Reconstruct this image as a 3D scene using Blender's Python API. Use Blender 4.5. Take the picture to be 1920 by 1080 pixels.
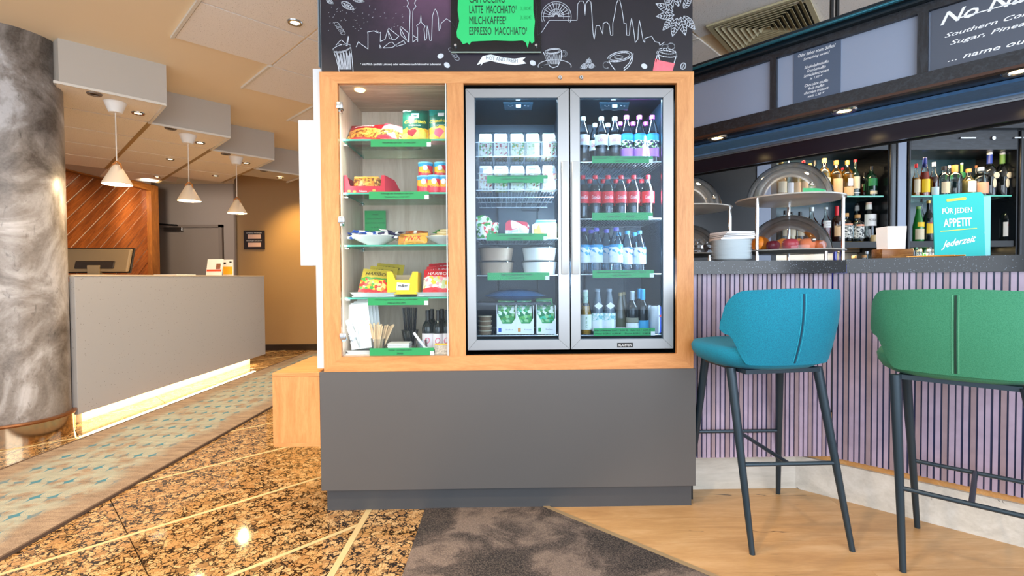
import bpy, bmesh, math, random
from mathutils import Vector, Matrix
from mathutils.geometry import tessellate_polygon
random.seed(7)
S = bpy.context.scene
for o in list(bpy.data.objects): bpy.data.objects.remove(o)
COL = S.collection
PI = math.pi
# ------------------------------------------------------------------ camera
FOC, YAW, PITCH, ROLL, CH = 930.0, .9, 1.3, .4, 1.08
_y, _p, _r = [math.radians(v) for v in (YAW, PITCH, ROLL)]
cF = Vector((math.sin(_y)*math.cos(_p), math.cos(_y)*math.cos(_p), -math.sin(_p)))
_R0 = Vector((math.cos(_y), -math.sin(_y), 0)); _U0 = _R0.cross(cF)
cR = _R0*math.cos(_r)-_U0*math.sin(_r); cU = _U0*math.cos(_r)+_R0*math.sin(_r)
cd = bpy.data.cameras.new('camera'); cam = bpy.data.objects.new('camera', cd); COL.objects.link(cam)
cd.sensor_width = 36; cd.lens = 36*FOC/1920; cd.clip_start = .05; cd.clip_end = 60
m = Matrix((cR, cU, -cF)).transposed().to_4x4(); m.translation = (0, 0, CH); cam.matrix_world = m
S.camera = cam
# ------------------------------------------------------------------ light, exposure
S.view_settings.view_transform = 'Standard'; S.view_settings.look = 'None'; S.view_settings.gamma = 1
S.view_settings.use_curve_mapping = False; S.view_settings.exposure = 0.35
try: S.cycles.transparent_max_bounces = 40; S.cycles.max_bounces = 10; S.cycles.sample_clamp_indirect = 6
except Exception: pass
W_ = bpy.data.worlds.new('world'); S.world = W_; W_.use_nodes = True
bgn = W_.node_tree.nodes['Background']; bgn.inputs[0].default_value = (.80, .89, 1.0, 1); bgn.inputs[1].default_value = 1.2
def area(name, loc, target, size, power, color, sy=None, spread=None):
    l = bpy.data.lights.new(name, 'AREA'); l.energy = power; l.color = color
    l.shape = 'RECTANGLE'; l.size = size; l.size_y = sy or size
    if spread: l.spread = spread
    o = bpy.data.objects.new(name, l); COL.objects.link(o); o.location = loc
    o.rotation_euler = (Vector(target)-Vector(loc)).to_track_quat('-Z', 'Y').to_euler(); return o
def spot(name, loc, target, power, color, ang=80, blend=.6, r=.03):
    l = bpy.data.lights.new(name, 'SPOT'); l.energy = power; l.color = color
    l.spot_size = math.radians(ang); l.spot_blend = blend; l.shadow_soft_size = r
    o = bpy.data.objects.new(name, l); COL.objects.link(o); o.location = loc
    o.rotation_euler = (Vector(target)-Vector(loc)).to_track_quat('-Z', 'Y').to_euler(); return o
def point(name, loc, power, color, r=.05):
    l = bpy.data.lights.new(name, 'POINT'); l.energy = power; l.color = color; l.shadow_soft_size = r
    o = bpy.data.objects.new(name, l); COL.objects.link(o); o.location = loc; return o
WARM = (1, .72, .42); COOL = (.78, .88, 1.0)
area('window_light', (1.6, -2.2, 1.7), (1.2, 3, 1.0), 4.5, 120, COOL, 2.2)
area('window_light_left', (-3.8, -2.0, 1.7), (.4, 2.8, 1.5), 3.0, 48, COOL, 2.0)
area('window_light_right', (5.6, .6, 1.8), (1.8, 2.6, .9), 2.5, 75, (.62, .78, 1), 2.0)
for _i, (_x, _y_) in enumerate(((-1.305, 1.3), (-2.35, 1.9), (-.45, .7), (-1.9, .5), (-1.4, 4.6), (-1.4, 6.0), (-2.1, 2.9))):
    spot('lobby_downlight', (_x, _y_, 2.66), (_x, _y_, 0), 78, (1, .76, .50), 130, .7, .05)
for _y_ in (5.2, 6.1, 6.8): spot('slat_wall_fill', (-4.35, _y_, 2.36), (-5.3, _y_+.4, 1.0), 15, (1, .80, .58), 120, .9, .05)  # fill spots without fixtures, added to brighten the slatted wall
spot('door_wall_fill', (-4.7, 6.6, 2.36), (-5.2, 8.6, 1.5), 75, (1, .86, .70), 110, .9, .05)  # extra fill added to lift the door wall, no lamp modelled here
spot('ochre_wall_washer', (-3.0, 6.75, 2.38), (-3.0, 7.49, 1.4), 85, (1, .64, .22), 85, .9, .05)
# ------------------------------------------------------------------ colour and projection helpers
def lin(c):
    if isinstance(c, str):
        c = c.lstrip('#'); c = [int(c[i:i+2], 16)/255 for i in (0, 2, 4)]
    return tuple((v/12.92 if v <= .04045 else ((v+.055)/1.055)**2.4) for v in c[:3])+(1,)
def ray(x, y): return cF*FOC+cR*(x-960)-cU*(y-540)
C0 = Vector((0, 0, CH))
def W(x, y, D): d = ray(x, y); return C0+d*(D/d.y)
def Zp(x, y, z): d = ray(x, y); return C0+d*((z-CH)/d.z)
def RP(x, y, p, n): d = ray(x, y); return C0+d*((Vector(p)-C0).dot(Vector(n))/d.dot(Vector(n)))
# ------------------------------------------------------------------ materials
MATS = {}
class NT:
    def __init__(s, name):
        s.m = bpy.data.materials.new(name); s.m.use_nodes = True; s.t = s.m.node_tree; s.n = s.t.nodes; s.l = s.t.links
        s.b = s.n['Principled BSDF']; s.out = s.n['Material Output']
    def node(s, t, **kw):
        n = s.n.new(t)
        for k, v in kw.items():
            if k.startswith('i_'): n.inputs[k[2:]].default_value = v
            else: setattr(n, k, v)
        return n
    def link(s, a, b): s.l.new(a, b)
    def coord(s, scale=(1, 1, 1), rot=(0, 0, 0), loc=(0, 0, 0)):
        c = s.node('ShaderNodeTexCoord'); mp = s.node('ShaderNodeMapping')
        mp.inputs['Scale'].default_value = scale; mp.inputs['Rotation'].default_value = rot; mp.inputs['Location'].default_value = loc
        s.link(c.outputs['Object'], mp.inputs['Vector']); return mp.outputs[0]
    def noise(s, vec, scale, detail=4, rough=.5, dist=0):
        n = s.node('ShaderNodeTexNoise'); n.inputs['Scale'].default_value = scale; n.inputs['Detail'].default_value = detail
        n.inputs['Roughness'].default_value = rough; n.inputs['Distortion'].default_value = dist; s.link(vec, n.inputs['Vector']); return n.outputs['Fac']
    def ramp(s, fac, stops, const=False):
        r = s.node('ShaderNodeValToRGB'); e = r.color_ramp.elements
        if const: r.color_ramp.interpolation = 'CONSTANT'
        while len(e) < len(stops): e.new(.5)
        for i, (p, c) in enumerate(stops): e[i].position = p; e[i].color = lin(c)
        s.link(fac, r.inputs[0]); return r.outputs[0]
    def mix(s, fac, a, b, mode='MIX'):
        n = s.node('ShaderNodeMix', data_type='RGBA', blend_type=mode)
        for v, i in ((fac, 0), (a, 6), (b, 7)):
            if hasattr(v, 'is_linked') or hasattr(v, 'links'): s.link(v, n.inputs[i])
            elif i == 0: n.inputs[0].default_value = v
            else: n.inputs[i].default_value = lin(v)
        return n.outputs[2]
    def math(s, op, a, b=None):
        n = s.node('ShaderNodeMath', operation=op)
        for i, v in enumerate((a, b)):
            if v is None: continue
            if hasattr(v, 'links'): s.link(v, n.inputs[i])
            else: n.inputs[i].default_value = v
        return n.outputs[0]
    def bump(s, fac, strength=.2, dist=.002):
        b = s.node('ShaderNodeBump'); b.inputs['Strength'].default_value = strength; b.inputs['Distance'].default_value = dist
        s.link(fac, b.inputs['Height']); s.link(b.outputs[0], s.b.inputs['Normal'])
    def base(s, v):
        if hasattr(v, 'links'): s.link(v, s.b.inputs['Base Color'])
        else: s.b.inputs['Base Color'].default_value = lin(v)
def plain(name, c, rough=.5, metal=0, var=.06, scale=12, bump=0, spec=None, emit=None, es=0, trans=None, coat=0):
    if name in MATS: return MATS[name]
    t = NT(name); t.b.inputs['Roughness'].default_value = rough; t.b.inputs['Metallic'].default_value = metal
    if var:
        v = t.noise(t.coord(), scale, 3)
        l = lin(c); rgb = t.node('ShaderNodeRGB'); rgb.outputs[0].default_value = l
        hs = t.node('ShaderNodeHueSaturation'); t.link(rgb.outputs[0], hs.inputs['Color'])
        mr = t.node('ShaderNodeMapRange'); mr.inputs[3].default_value = 1-var*2; mr.inputs[4].default_value = 1+var*2
        t.link(v, mr.inputs[0]); t.link(mr.outputs[0], hs.inputs['Value']); t.link(hs.outputs[0], t.b.inputs['Base Color'])
        if bump: t.bump(v, bump)
    else: t.base(c)
    if spec is not None: t.b.inputs['Specular IOR Level'].default_value = spec
    if coat: t.b.inputs['Coat Weight'].default_value = coat
    if emit: t.b.inputs['Emission Color'].default_value = lin(emit); t.b.inputs['Emission Strength'].default_value = es
    MATS[name] = t.m; return t.m
def glass(name, tint='#ffffff', refl=.5, rough=.02, ior=1.45, lo=.0):
    if name in MATS: return MATS[name]
    t = NT(name); g = t.node('ShaderNodeBsdfGlossy'); g.inputs['Roughness'].default_value = rough
    tr = t.node('ShaderNodeBsdfTransparent'); tr.inputs[0].default_value = lin(tint)
    f = t.node('ShaderNodeFresnel'); f.inputs[0].default_value = ior
    a = t.math('MULTIPLY_ADD', f.outputs[0], refl); a.node.inputs[2].default_value = lo
    mx = t.node('ShaderNodeMixShader'); t.link(a, mx.inputs[0]); t.link(tr.outputs[0], mx.inputs[1]); t.link(g.outputs[0], mx.inputs[2])
    t.link(mx.outputs[0], t.out.inputs[0]); t.n.remove(t.b); MATS[name] = t.m; return t.m
def wood(name, c1, c2, axis='Z', scale=1.0, rough=.45, cdark=None, coat=0):
    if name in MATS: return MATS[name]
    t = NT(name); sc = {'Z': (9, 9, 1.1), 'X': (1.1, 9, 9), 'Y': (9, 1.1, 9)}[axis]
    v = t.coord(tuple(k*scale for k in sc)); n1 = t.noise(v, 2.2, 5, .6, 1.2); n2 = t.noise(v, 22, 4, .7, .4)
    f = t.mix(.35, n1, n2) ; col = t.ramp(f, [(.30, cdark or c2), (.47, c2), (.62, c1)])
    t.base(col); t.b.inputs['Roughness'].default_value = rough; t.bump(n2, .12, .001)
    if coat: t.b.inputs['Coat Weight'].default_value = coat
    MATS[name] = t.m; return t.m
def emis(name, c, s):
    if name in MATS: return MATS[name]
    t = NT(name); t.base('#000000'); t.b.inputs['Emission Color'].default_value = lin(c); t.b.inputs['Emission Strength'].default_value = s
    MATS[name] = t.m; return t.m
def bands(name, axis, lo, hi, stops, rough=.35, blotch=None):
    """printed packaging: colour bands along an axis (Object coordinates) and optional blotches of other colours"""
    if name in MATS: return MATS[name]
    t = NT(name); c = t.node('ShaderNodeTexCoord'); sp = t.node('ShaderNodeSeparateXYZ'); t.link(c.outputs['Object'], sp.inputs[0])
    nz = t.noise(c.outputs['Object'], 30, 2); off = t.math('MULTIPLY', t.math('SUBTRACT', nz, .5), (hi-lo)*.25)
    mr = t.node('ShaderNodeMapRange'); mr.inputs[1].default_value = lo; mr.inputs[2].default_value = hi
    t.link(t.math('ADD', sp.outputs['XYZ'.index(axis)], off), mr.inputs[0])
    col = t.ramp(mr.outputs[0], stops, True)
    if blotch:
        cols, l, h, sc = blotch
        vo = t.node('ShaderNodeTexVoronoi'); vo.inputs['Scale'].default_value = sc; t.link(c.outputs['Object'], vo.inputs['Vector'])
        s2 = t.node('ShaderNodeSeparateColor'); t.link(vo.outputs['Color'], s2.inputs[0])
        bc = t.ramp(s2.outputs[0], [(i/len(cols), k) for i, k in enumerate(cols)], True)
        g = t.math('MULTIPLY', t.math('GREATER_THAN', mr.outputs[0], l), t.math('LESS_THAN', mr.outputs[0], h))
        col = t.mix(g, col, bc)
    t.base(col); t.b.inputs['Roughness'].default_value = rough; MATS[name] = t.m; return t.m
# ------------------------------------------------------------------ mesh builder
class MB:
    def __init__(s): s.v = []; s.f = []
    def add(s, vs, fs):
        k = len(s.v); s.v += [tuple(v) for v in vs]; s.f += [tuple(i+k for i in f) for f in fs]; return s
    def box(s, x0, x1, y0, y1, z0, z1, b=0):
        if x0 > x1: x0, x1 = x1, x0
        if y0 > y1: y0, y1 = y1, y0
        if z0 > z1: z0, z1 = z1, z0
        vs = [(x, y, z) for z in (z0, z1) for y in (y0, y1) for x in (x0, x1)]
        fs = [(0, 2, 3, 1), (4, 5, 7, 6), (0, 1, 5, 4), (2, 6, 7, 3), (0, 4, 6, 2), (1, 3, 7, 5)]
        if not b: return s.add(vs, fs)
        bm = bmesh.new(); bv = [bm.verts.new(v) for v in vs]
        for f in fs: bm.faces.new([bv[i] for i in f])
        bmesh.ops.bevel(bm, geom=bm.edges[:], offset=b, segments=2, profile=.5, affect='EDGES')
        bm.verts.index_update(); s.add([v.co[:] for v in bm.verts], [[v.index for v in f.verts] for f in bm.faces]); bm.free(); return s
    def tube(s, p0, p1, r0, r1=None, n=12, cap=True):
        r1 = r0 if r1 is None else r1; p0 = Vector(p0); p1 = Vector(p1); d = (p1-p0).normalized()
        a = d.orthogonal().normalized(); b = d.cross(a); k = []
        for p, r in ((p0, r0), (p1, r1)): k += [p+(a*math.cos(2*PI*i/n)+b*math.sin(2*PI*i/n))*r for i in range(n)]
        fs = [(i, (i+1) % n, n+(i+1) % n, n+i) for i in range(n)]
        if cap: fs += [tuple(range(n))[::-1], tuple(range(n, 2*n))]
        return s.add(k, fs)
    def path(s, pts, r, n=6, closed=False):
        P = [Vector(p) for p in pts]
        for i in range(len(P)-(0 if closed else 1)): s.tube(P[i], P[(i+1) % len(P)], r, r, n)
        return s
    def lathe(s, prof, c=(0, 0, 0), n=24, a0=0, a1=2*PI):
        full = abs(a1-a0-2*PI) < 1e-6; m_ = n if full else n+1; vs = []
        for r, z in prof:
            for i in range(m_):
                a = a0+(a1-a0)*i/n; vs.append((c[0]+r*math.cos(a), c[1]+r*math.sin(a), c[2]+z))
        fs = [(j*m_+i, j*m_+(i+1) % m_, (j+1)*m_+(i+1) % m_, (j+1)*m_+i) for j in range(len(prof)-1) for i in range(n)]
        return s.add(vs, fs)
    def prism(s, poly, z0, z1):
        n = len(poly); vs = [(x, y, z0) for x, y in poly]+[(x, y, z1) for x, y in poly]
        fs = [(i, (i+1) % n, n+(i+1) % n, n+i) for i in range(n)]
        tri = tessellate_polygon([[Vector((x, y, 0)) for x, y in poly]])
        if n <= 4: fs += [tuple(range(n))[::-1], tuple(range(n, 2*n))]
        else: fs += [tuple(t)[::-1] for t in tri]+[tuple(i+n for i in t) for t in tri]
        return s.add(vs, fs)
    def slab(s, poly, y0, y1):
        """polygon given in x,z extruded from y0 to y1"""
        k = MB().prism([(x, z) for x, z in poly], y0, y1); return s.add([(x, z, y) for x, y, z in k.v], [f[::-1] for f in k.f])
    def grid(s, fn, nu, nv):
        vs = [fn(i/nu, j/nv) for j in range(nv+1) for i in range(nu+1)]
        return s.add(vs, [(j*(nu+1)+i, j*(nu+1)+i+1, (j+1)*(nu+1)+i+1, (j+1)*(nu+1)+i) for j in range(nv) for i in range(nu)])
    def ball(s, c, r, n=14, sq=(1, 1, 1)):
        pr = [(math.sin(PI*j/n), -math.cos(PI*j/n)) for j in range(n+1)]
        k = MB().lathe(pr, n=n+4); return s.add([(c[0]+x*r*sq[0], c[1]+y*r*sq[1], c[2]+z*r*sq[2]) for x, y, z in k.v], k.f)
    def xf(s, fn): s.v = [tuple(fn(*v)) for v in s.v]; return s
OFF = {}
def obj(name, mb, mat, parent=None, smooth=False, world=False, label=None, kind=None, cat=None, group=None):
    me = bpy.data.meshes.new(name); vs = mb.v
    if world and parent is not None:
        ox, oy, oz = OFF.get(parent.name, (0, 0, 0)); vs = [(x-ox, y-oy, z-oz) for x, y, z in vs]
    me.from_pydata(vs, [], mb.f)
    if mat: me.materials.append(mat)
    bm = bmesh.new(); bm.from_mesh(me); bmesh.ops.remove_doubles(bm, verts=bm.verts, dist=1e-6)
    bmesh.ops.recalc_face_normals(bm, faces=bm.faces); bm.to_mesh(me); bm.free()
    if smooth:
        me.polygons.foreach_set('use_smooth', [True]*len(me.polygons))
        try: me.set_sharp_from_angle(angle=math.radians(smooth if smooth is not True else 40))
        except Exception: pass
    o = bpy.data.objects.new(name, me); COL.objects.link(o)
    if parent is not None: o.parent = parent; OFF[o.name] = OFF.get(parent.name, (0, 0, 0))
    tag(o, label, cat, group, kind); return o
def tag(o, label=None, cat=None, group=None, kind=None):
    for k, v in (('label', label), ('category', cat), ('group', group), ('kind', kind)):
        if v: o[k] = v
    return o
def thing(name, label, cat, loc=(0, 0, 0), rz=0, group=None, kind=None, rx=0):
    o = bpy.data.objects.new(name, None); COL.objects.link(o); o.empty_display_size = .05
    o.location = loc; o.rotation_euler = (rx, 0, rz); OFF[o.name] = tuple(loc); return tag(o, label, cat, group, kind)
def dup(o, loc=None, rz=None, label=None, group=None, parent=None):
    c = o.copy(); COL.objects.link(c)
    if parent is not None: c.parent = parent
    if loc is not None: c.location = loc
    if rz is not None: c.rotation_euler.z = rz
    if label: c['label'] = label
    if group: c['group'] = group
    for k in KIDS(o): dup(k, parent=c)
    return c
def KIDS(o): return [k for k in bpy.data.objects if k.parent == o] if True else []
FONT = bpy.data.fonts.load('<builtin>') if False else None
def text(name, s, mapf, fit, mat, parent, shear=0, bold=0, align='C', label=None, kind=None, world=False, rel=None):
    """letters built from the built-in font as flat mesh; fit = (width, cap height of the whole block)"""
    cu = bpy.data.curves.new('t', 'FONT'); cu.body = s; cu.shear = shear; cu.offset = bold; cu.resolution_u = 2
    cu.space_line = 1.15
    if align == 'C': cu.align_x = 'CENTER'
    t = bpy.data.objects.new('t', cu); me0 = t.to_mesh()
    vs = [v.co.copy() for v in me0.vertices]; fs = [tuple(p.vertices) for p in me0.polygons]; t.to_mesh_clear()
    bpy.data.objects.remove(t); bpy.data.curves.remove(cu)
    if not vs: return None
    x0 = min(v.x for v in vs); x1 = max(v.x for v in vs); y0 = min(v.y for v in vs); y1 = max(v.y for v in vs)
    sx = fit[0]/(x1-x0) if fit[0] else 0; sy = fit[1]/(y1-y0) if fit[1] else sx
    if fit[0] is None: sx = sy
    mb = MB(); mb.v = [mapf((v.x-(x0+x1)/2)*sx, (v.y-(y0+y1)/2)*sy) for v in vs]; mb.f = fs
    me = bpy.data.meshes.new(name)
    vv = mb.v
    if world:
        ox, oy, oz = OFF.get(parent.name, (0, 0, 0)); vv = [(x-ox, y-oy, z-oz) for x, y, z in vv]
    me.from_pydata(vv, [], fs); me.materials.append(mat)
    o = bpy.data.objects.new(name, me); COL.objects.link(o); o.parent = parent; OFF[o.name] = OFF.get(parent.name, (0, 0, 0))
    tag(o, label, kind=kind); return o
def ribbon(mb, pts, w, mapf):
    """a drawn line of width w as flat quads in a plane"""
    for (a, b) in zip(pts, pts[1:]):
        dx, dy = b[0]-a[0], b[1]-a[1]; L = math.hypot(dx, dy) or 1; nx, ny = -dy/L*w/2, dx/L*w/2; ex, ey = dx/L*w*.3, dy/L*w*.3
        mb.add([mapf(a[0]-ex+nx, a[1]-ey+ny), mapf(a[0]-ex-nx, a[1]-ey-ny), mapf(b[0]+ex-nx, b[1]+ey-ny), mapf(b[0]+ex+nx, b[1]+ey+ny)], [(0, 1, 2, 3)])
ORD = ['first', 'second', 'third', 'fourth', 'fifth', 'sixth', 'seventh', 'eighth', 'ninth', 'tenth', 'eleventh', 'twelfth', 'thirteenth', 'fourteenth', 'fifteenth', 'sixteenth', 'seventeenth']
def side(i, n):
    if n == 1: return ''
    if i == 0: return 'leftmost'
    if i == n-1: return 'rightmost'
    return ORD[i]+' from left'
def clip(poly, a, b, c):
    """keep a*x+b*y<=c"""
    out = []
    for i in range(len(poly)):
        p, q = poly[i], poly[(i+1) % len(poly)]; dp = a*p[0]+b*p[1]-c; dq = a*q[0]+b*q[1]-c
        if dp <= 0: out.append(p)
        if dp*dq < 0: t = dp/(dp-dq); out.append((p[0]+(q[0]-p[0])*t, p[1]+(q[1]-p[1])*t))
    return out
#@@PART2
# ================================================================== MATERIALS
M = {}
def mk_granite():
    t = NT('granite'); v = t.coord(); w = t.node('ShaderNodeTexNoise'); w.inputs['Scale'].default_value = 48; w.inputs['Detail'].default_value = 5; t.link(v, w.inputs['Vector'])
    va = t.node('ShaderNodeVectorMath', operation='SCALE'); t.link(w.outputs['Color'], va.inputs[0]); va.inputs[3].default_value = .05
    vb = t.node('ShaderNodeVectorMath', operation='ADD'); t.link(v, vb.inputs[0]); t.link(va.outputs[0], vb.inputs[1])
    e = t.node('ShaderNodeTexVoronoi', feature='DISTANCE_TO_EDGE'); e.inputs['Scale'].default_value = 33; t.link(vb.outputs[0], e.inputs['Vector'])
    c = t.node('ShaderNodeTexVoronoi'); c.inputs['Scale'].default_value = 33; t.link(vb.outputs[0], c.inputs['Vector'])
    sc = t.node('ShaderNodeSeparateColor'); t.link(c.outputs['Color'], sc.inputs[0])
    tan = t.ramp(sc.outputs[0], [(0, '#7d5f40'), (.10, '#b88c5c'), (.5, '#cfa36c'), (.85, '#dfbb88')])
    fine = t.noise(v, 160, 3, .7); tan = t.mix(t.ramp(fine, [(.35, '#000000'), (.6, '#ffffff')]), '#8a6538', tan)
    big = t.noise(v, 16, 3, .6); thr = t.math('MULTIPLY_ADD', big, .46); thr.node.inputs[2].default_value = -.185
    ed = t.math('SUBTRACT', e.outputs[0], thr); mr = t.node('ShaderNodeMapRange'); mr.inputs[1].default_value = 0.0; mr.inputs[2].default_value = .05; t.link(ed, mr.inputs[0])
    t.base(t.mix(mr.outputs[0], '#241a12', tan)); t.b.inputs['Roughness'].default_value = .06; return t.m
M['granite'] = mk_granite()
def mk_perf(name, c, rough=.8):
    t = NT(name); v = t.coord(); n = t.node('ShaderNodeTexVoronoi'); n.inputs['Scale'].default_value = 105; t.link(v, n.inputs['Vector'])
    k = t.noise(v, 60, 2); a = t.math('ADD', n.outputs['Distance'], t.math('MULTIPLY', k, .35))
    col = t.ramp(a, [(.26, '#8d8474'), (.34, c)]); t.base(col); t.b.inputs['Roughness'].default_value = rough; t.bump(a, .3, .003); return t.m
M['tile'] = mk_perf('ceiling_tile_white', '#f3eee8'); M['tile2'] = mk_perf('soffit_tile', '#efe6d8')
def mk_rug():
    t = NT('rug_fabric'); v = t.coord(); sp = t.node('ShaderNodeSeparateXYZ'); t.link(v, sp.inputs[0])
    S_ = .088
    def cell(o, S_=.086):
        a = t.math('DIVIDE', o, S_); a = t.math('FRACT', t.math('ADD', a, 40.5)); return t.math('ABSOLUTE', t.math('SUBTRACT', a, .5))
    u = cell(sp.outputs[0]); w = cell(sp.outputs[1], .19); q = t.math('ADD', t.math('POWER', u, .5), t.math('POWER', w, .5))
    star = t.math('LESS_THAN', q, .66); ring = t.math('GREATER_THAN', t.math('SINE', t.math('MULTIPLY', q, 62)), .35)
    n1 = t.noise(t.coord((3, 14, 3)), 2.2, 5, .65); n2 = t.noise(v, 2.1, 3); n3 = t.noise(v, 260, 2)
    basec = t.ramp(n1, [(.3, '#57483e'), (.5, '#85715f'), (.7, '#a8947c')]); basec = t.mix(.35, basec, t.ramp(n3, [(.35, '#5e4d42'), (.65, '#c0ab93')]))
    pale = t.mix(.5, '#a5aa9c', t.ramp(n1, [(.35, '#7f7c6e'), (.65, '#b8b5a3')])); pat = t.mix(ring, pale, '#8c9a94'); pat = t.mix(star, pat, '#1b7790')
    xr = t.math('ABSOLUTE', t.math('ADD', sp.outputs[0], t.math('MULTIPLY', t.math('SUBTRACT', n2, .5), .35)))
    mr = t.node('ShaderNodeMapRange'); mr.inputs[1].default_value = .34; mr.inputs[2].default_value = .25; t.link(xr, mr.inputs[0])
    fade = t.ramp(t.noise(t.coord((5, 5, 5)), 1.6, 4, .6), [(.36, '#222222'), (.52, '#eeeeee')])
    f = t.mix(1, mr.outputs[0], fade, 'MULTIPLY'); t.base(t.mix(f, basec, pat)); t.b.inputs['Roughness'].default_value = .9; t.bump(n3, .3, .002); return t.m
M['rug'] = mk_rug()
def mk_carpet():
    t = NT('dark_carpet'); v = t.coord(); a = t.noise(v, 3.2, 5, .6, .5); b = t.noise(v, 190, 3, .7)
    c = t.ramp(a, [(.42, '#100e12'), (.5, '#3d3431'), (.58, '#7a6a60')]); s = t.ramp(b, [(.42, '#1e1a1a'), (.72, '#b5a294')])
    t.base(t.mix(.3, c, s)); t.b.inputs['Roughness'].default_value = .95; t.bump(b, .4, .003); return t.m
M['carpet'] = mk_carpet()
def mk_plank(name, cols, cr, rough=.35, s=1.0):
    t = NT(name); oi = t.node('ShaderNodeObjectInfo'); v0 = t.coord((1.1*s, 7*s, 7*s)); vb = t.node('ShaderNodeVectorMath', operation='ADD'); t.link(v0, vb.inputs[0])
    sc = t.node('ShaderNodeVectorMath', operation='SCALE'); t.link(oi.outputs['Location'], sc.inputs[0]); sc.inputs[3].default_value = 37
    t.link(sc.outputs[0], vb.inputs[1]); v = vb.outputs[0]
    n1 = t.noise(v, 1.5, 5, .6, 1); n2 = t.noise(v, 14, 4, .7); f = t.mix(.3, n1, n2); col = t.ramp(f, [(.3, cols[0]), (.5, cols[1]), (.68, cols[2])])
    w = t.math('ABSOLUTE', t.math('SUBTRACT', t.noise(v, .75, 4, .55, .4), .5)); k = t.ramp(w, [(.0, '#ffffff'), (.004, '#000000')]); g = t.ramp(t.noise(v, 1.3, 2), [(.58, '#000000'), (.62, '#ffffff')])
    t.base(t.mix(t.mix(1, k, g, 'MULTIPLY'), col, cr)); t.b.inputs['Roughness'].default_value = rough; t.bump(n2, .1, .001); return t.m
M['plank'] = mk_plank('oak_plank', ('#b08453', '#c79a66', '#d9b180'), '#3a2618')
M['whitewood'] = mk_plank('pale_wood_skirting', ('#bdb7ab', '#d3cdc1', '#e3ded4'), '#4d4742', .4)
def mk_concrete():
    t = NT('concrete'); v = t.coord(); a = t.noise(v, 2.4, 6, .62, .8); b = t.noise(t.coord((14, 14, 5)), 1.5, 6, .7, 1.5); c = t.noise(v, 60, 3, .7)
    col = t.ramp(a, [(.36, '#554c45'), (.5, '#8d8680'), (.62, '#c4c2c2')]); col = t.mix(t.ramp(b, [(.58, '#000000'), (.72, '#cccccc')]), col, '#3a322b')
    col = t.mix(.08, col, t.ramp(c, [(.4, '#5b544d'), (.6, '#c6c2bd')])); t.base(col); t.b.inputs['Roughness'].default_value = .34; t.bump(b, .15, .003); return t.m
M['concrete'] = mk_concrete()
def mk_speck(name, c, d, sc, rough, lo=.0, thr=.12, metal=0):
    t = NT(name); v = t.coord(); n = t.node('ShaderNodeTexVoronoi'); n.inputs['Scale'].default_value = sc; t.link(v, n.inputs['Vector'])
    s2 = t.node('ShaderNodeSeparateColor'); t.link(n.outputs['Color'], s2.inputs[0])
    g = t.math('MULTIPLY', t.math('LESS_THAN', n.outputs['Distance'], thr), t.math('GREATER_THAN', s2.outputs[0], .45)); t.base(t.mix(g, c, d)); t.b.inputs['Roughness'].default_value = rough; return t.m
M['deskstone'] = mk_speck('desk_solid_surface', '#acadb0', '#6c6561', 48, .45, thr=.13)
M['counter'] = mk_speck('black_granite_counter', '#0b0c10', '#7f8a99', 150, .12, thr=.2)
M['oakV'] = wood('oak_laminate_vertical', '#d99a5e', '#cd8b50', 'Z', 1.6, .4, '#bb7a42')
M['oakH'] = wood('oak_laminate_horizontal', '#d99a5e', '#cd8b50', 'X', 1.6, .4, '#bb7a42')
M['palewood'] = wood('pale_interior_veneer', '#d9c8b8', '#cdbaa8', 'Z', .8, .5, '#bda894')
M['slat'] = wood('teak_slat', '#b8662a', '#8f4a1c', 'X', 1.5, .28, '#6a3210', .3)
M['slatframe'] = wood('panel_frame_wood', '#b06d2c', '#8f5420', 'Z', 1.5, .35)
M['grey'] = plain('grey_laminate', '#575554', .38, var=.03, scale=1.5)
M['greyd'] = plain('grey_plinth', '#47484a', .45, var=.03)
M['white'] = plain('white_panel', '#cfd4d8', .45, var=.01)
M['black'] = plain('black_void', '#060607', .5, var=0)
M['barblack'] = plain('black_bar_lacquer', '#0b0d12', .22, var=.1, scale=30)
M['barwood'] = wood('black_stained_wood', '#2b3038', '#171a20', 'X', 3, .35, '#0c0e12')
M['barwoodV'] = wood('black_stained_wood_upright', '#2b3038', '#171a20', 'Z', 3, .35, '#0c0e12')
M['bargrey'] = plain('slate_panel', '#8894aa', .35, var=.03, scale=2)
M['chalk'] = plain('chalkboard', '#4a586e', .4, var=.06, scale=3)
M['chalkwhite'] = plain('chalk_marker_white', '#f2f6fa', .6, var=0)
M['steel'] = plain('brushed_steel', '#c3c5c6', .24, 1, var=.03, scale=3)
M['steelsheet'] = plain('stainless_door_frame', '#999a9b', .30, .75, var=.02)
M['chrome'] = plain('chrome', '#e3e5e7', .08, 1, var=0)
M['brass'] = plain('inlay_brass', '#dcc490', .35, .15, var=.03)
M['bronze'] = plain('bronze_band', '#8a5a36', .3, .6, var=.05)
M['skirtsteel'] = plain('polished_column_band', '#c0a888', .14, 1, var=.04)
M['wall'] = plain('warm_grey_wall', '#9c9088', .7, var=.02, scale=2)
M['wallgold'] = plain('ochre_wall', '#a98a60', .65, var=.02, scale=2)
M['door'] = plain('grey_door', '#8c7f75', .5, var=.01)
M['plaster'] = plain('cream_plaster', '#f2dfbe', .75, var=.01, scale=2)
M['soffside'] = plain('soffit_side_grey', '#bdb5aa', .6, var=.01, scale=2)
M['soffgrid'] = plain('soffit_grid_bar', '#a58b5e', .5, var=0)
M['rail'] = plain('white_ceiling_rail', '#ded8cc', .5, var=0)
M['glassdoor'] = glass('door_glass', '#fbfefe', .35)
M['glassfridge'] = glass('fridge_door_glass', '#eef6fc', .35, lo=.0)
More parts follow.
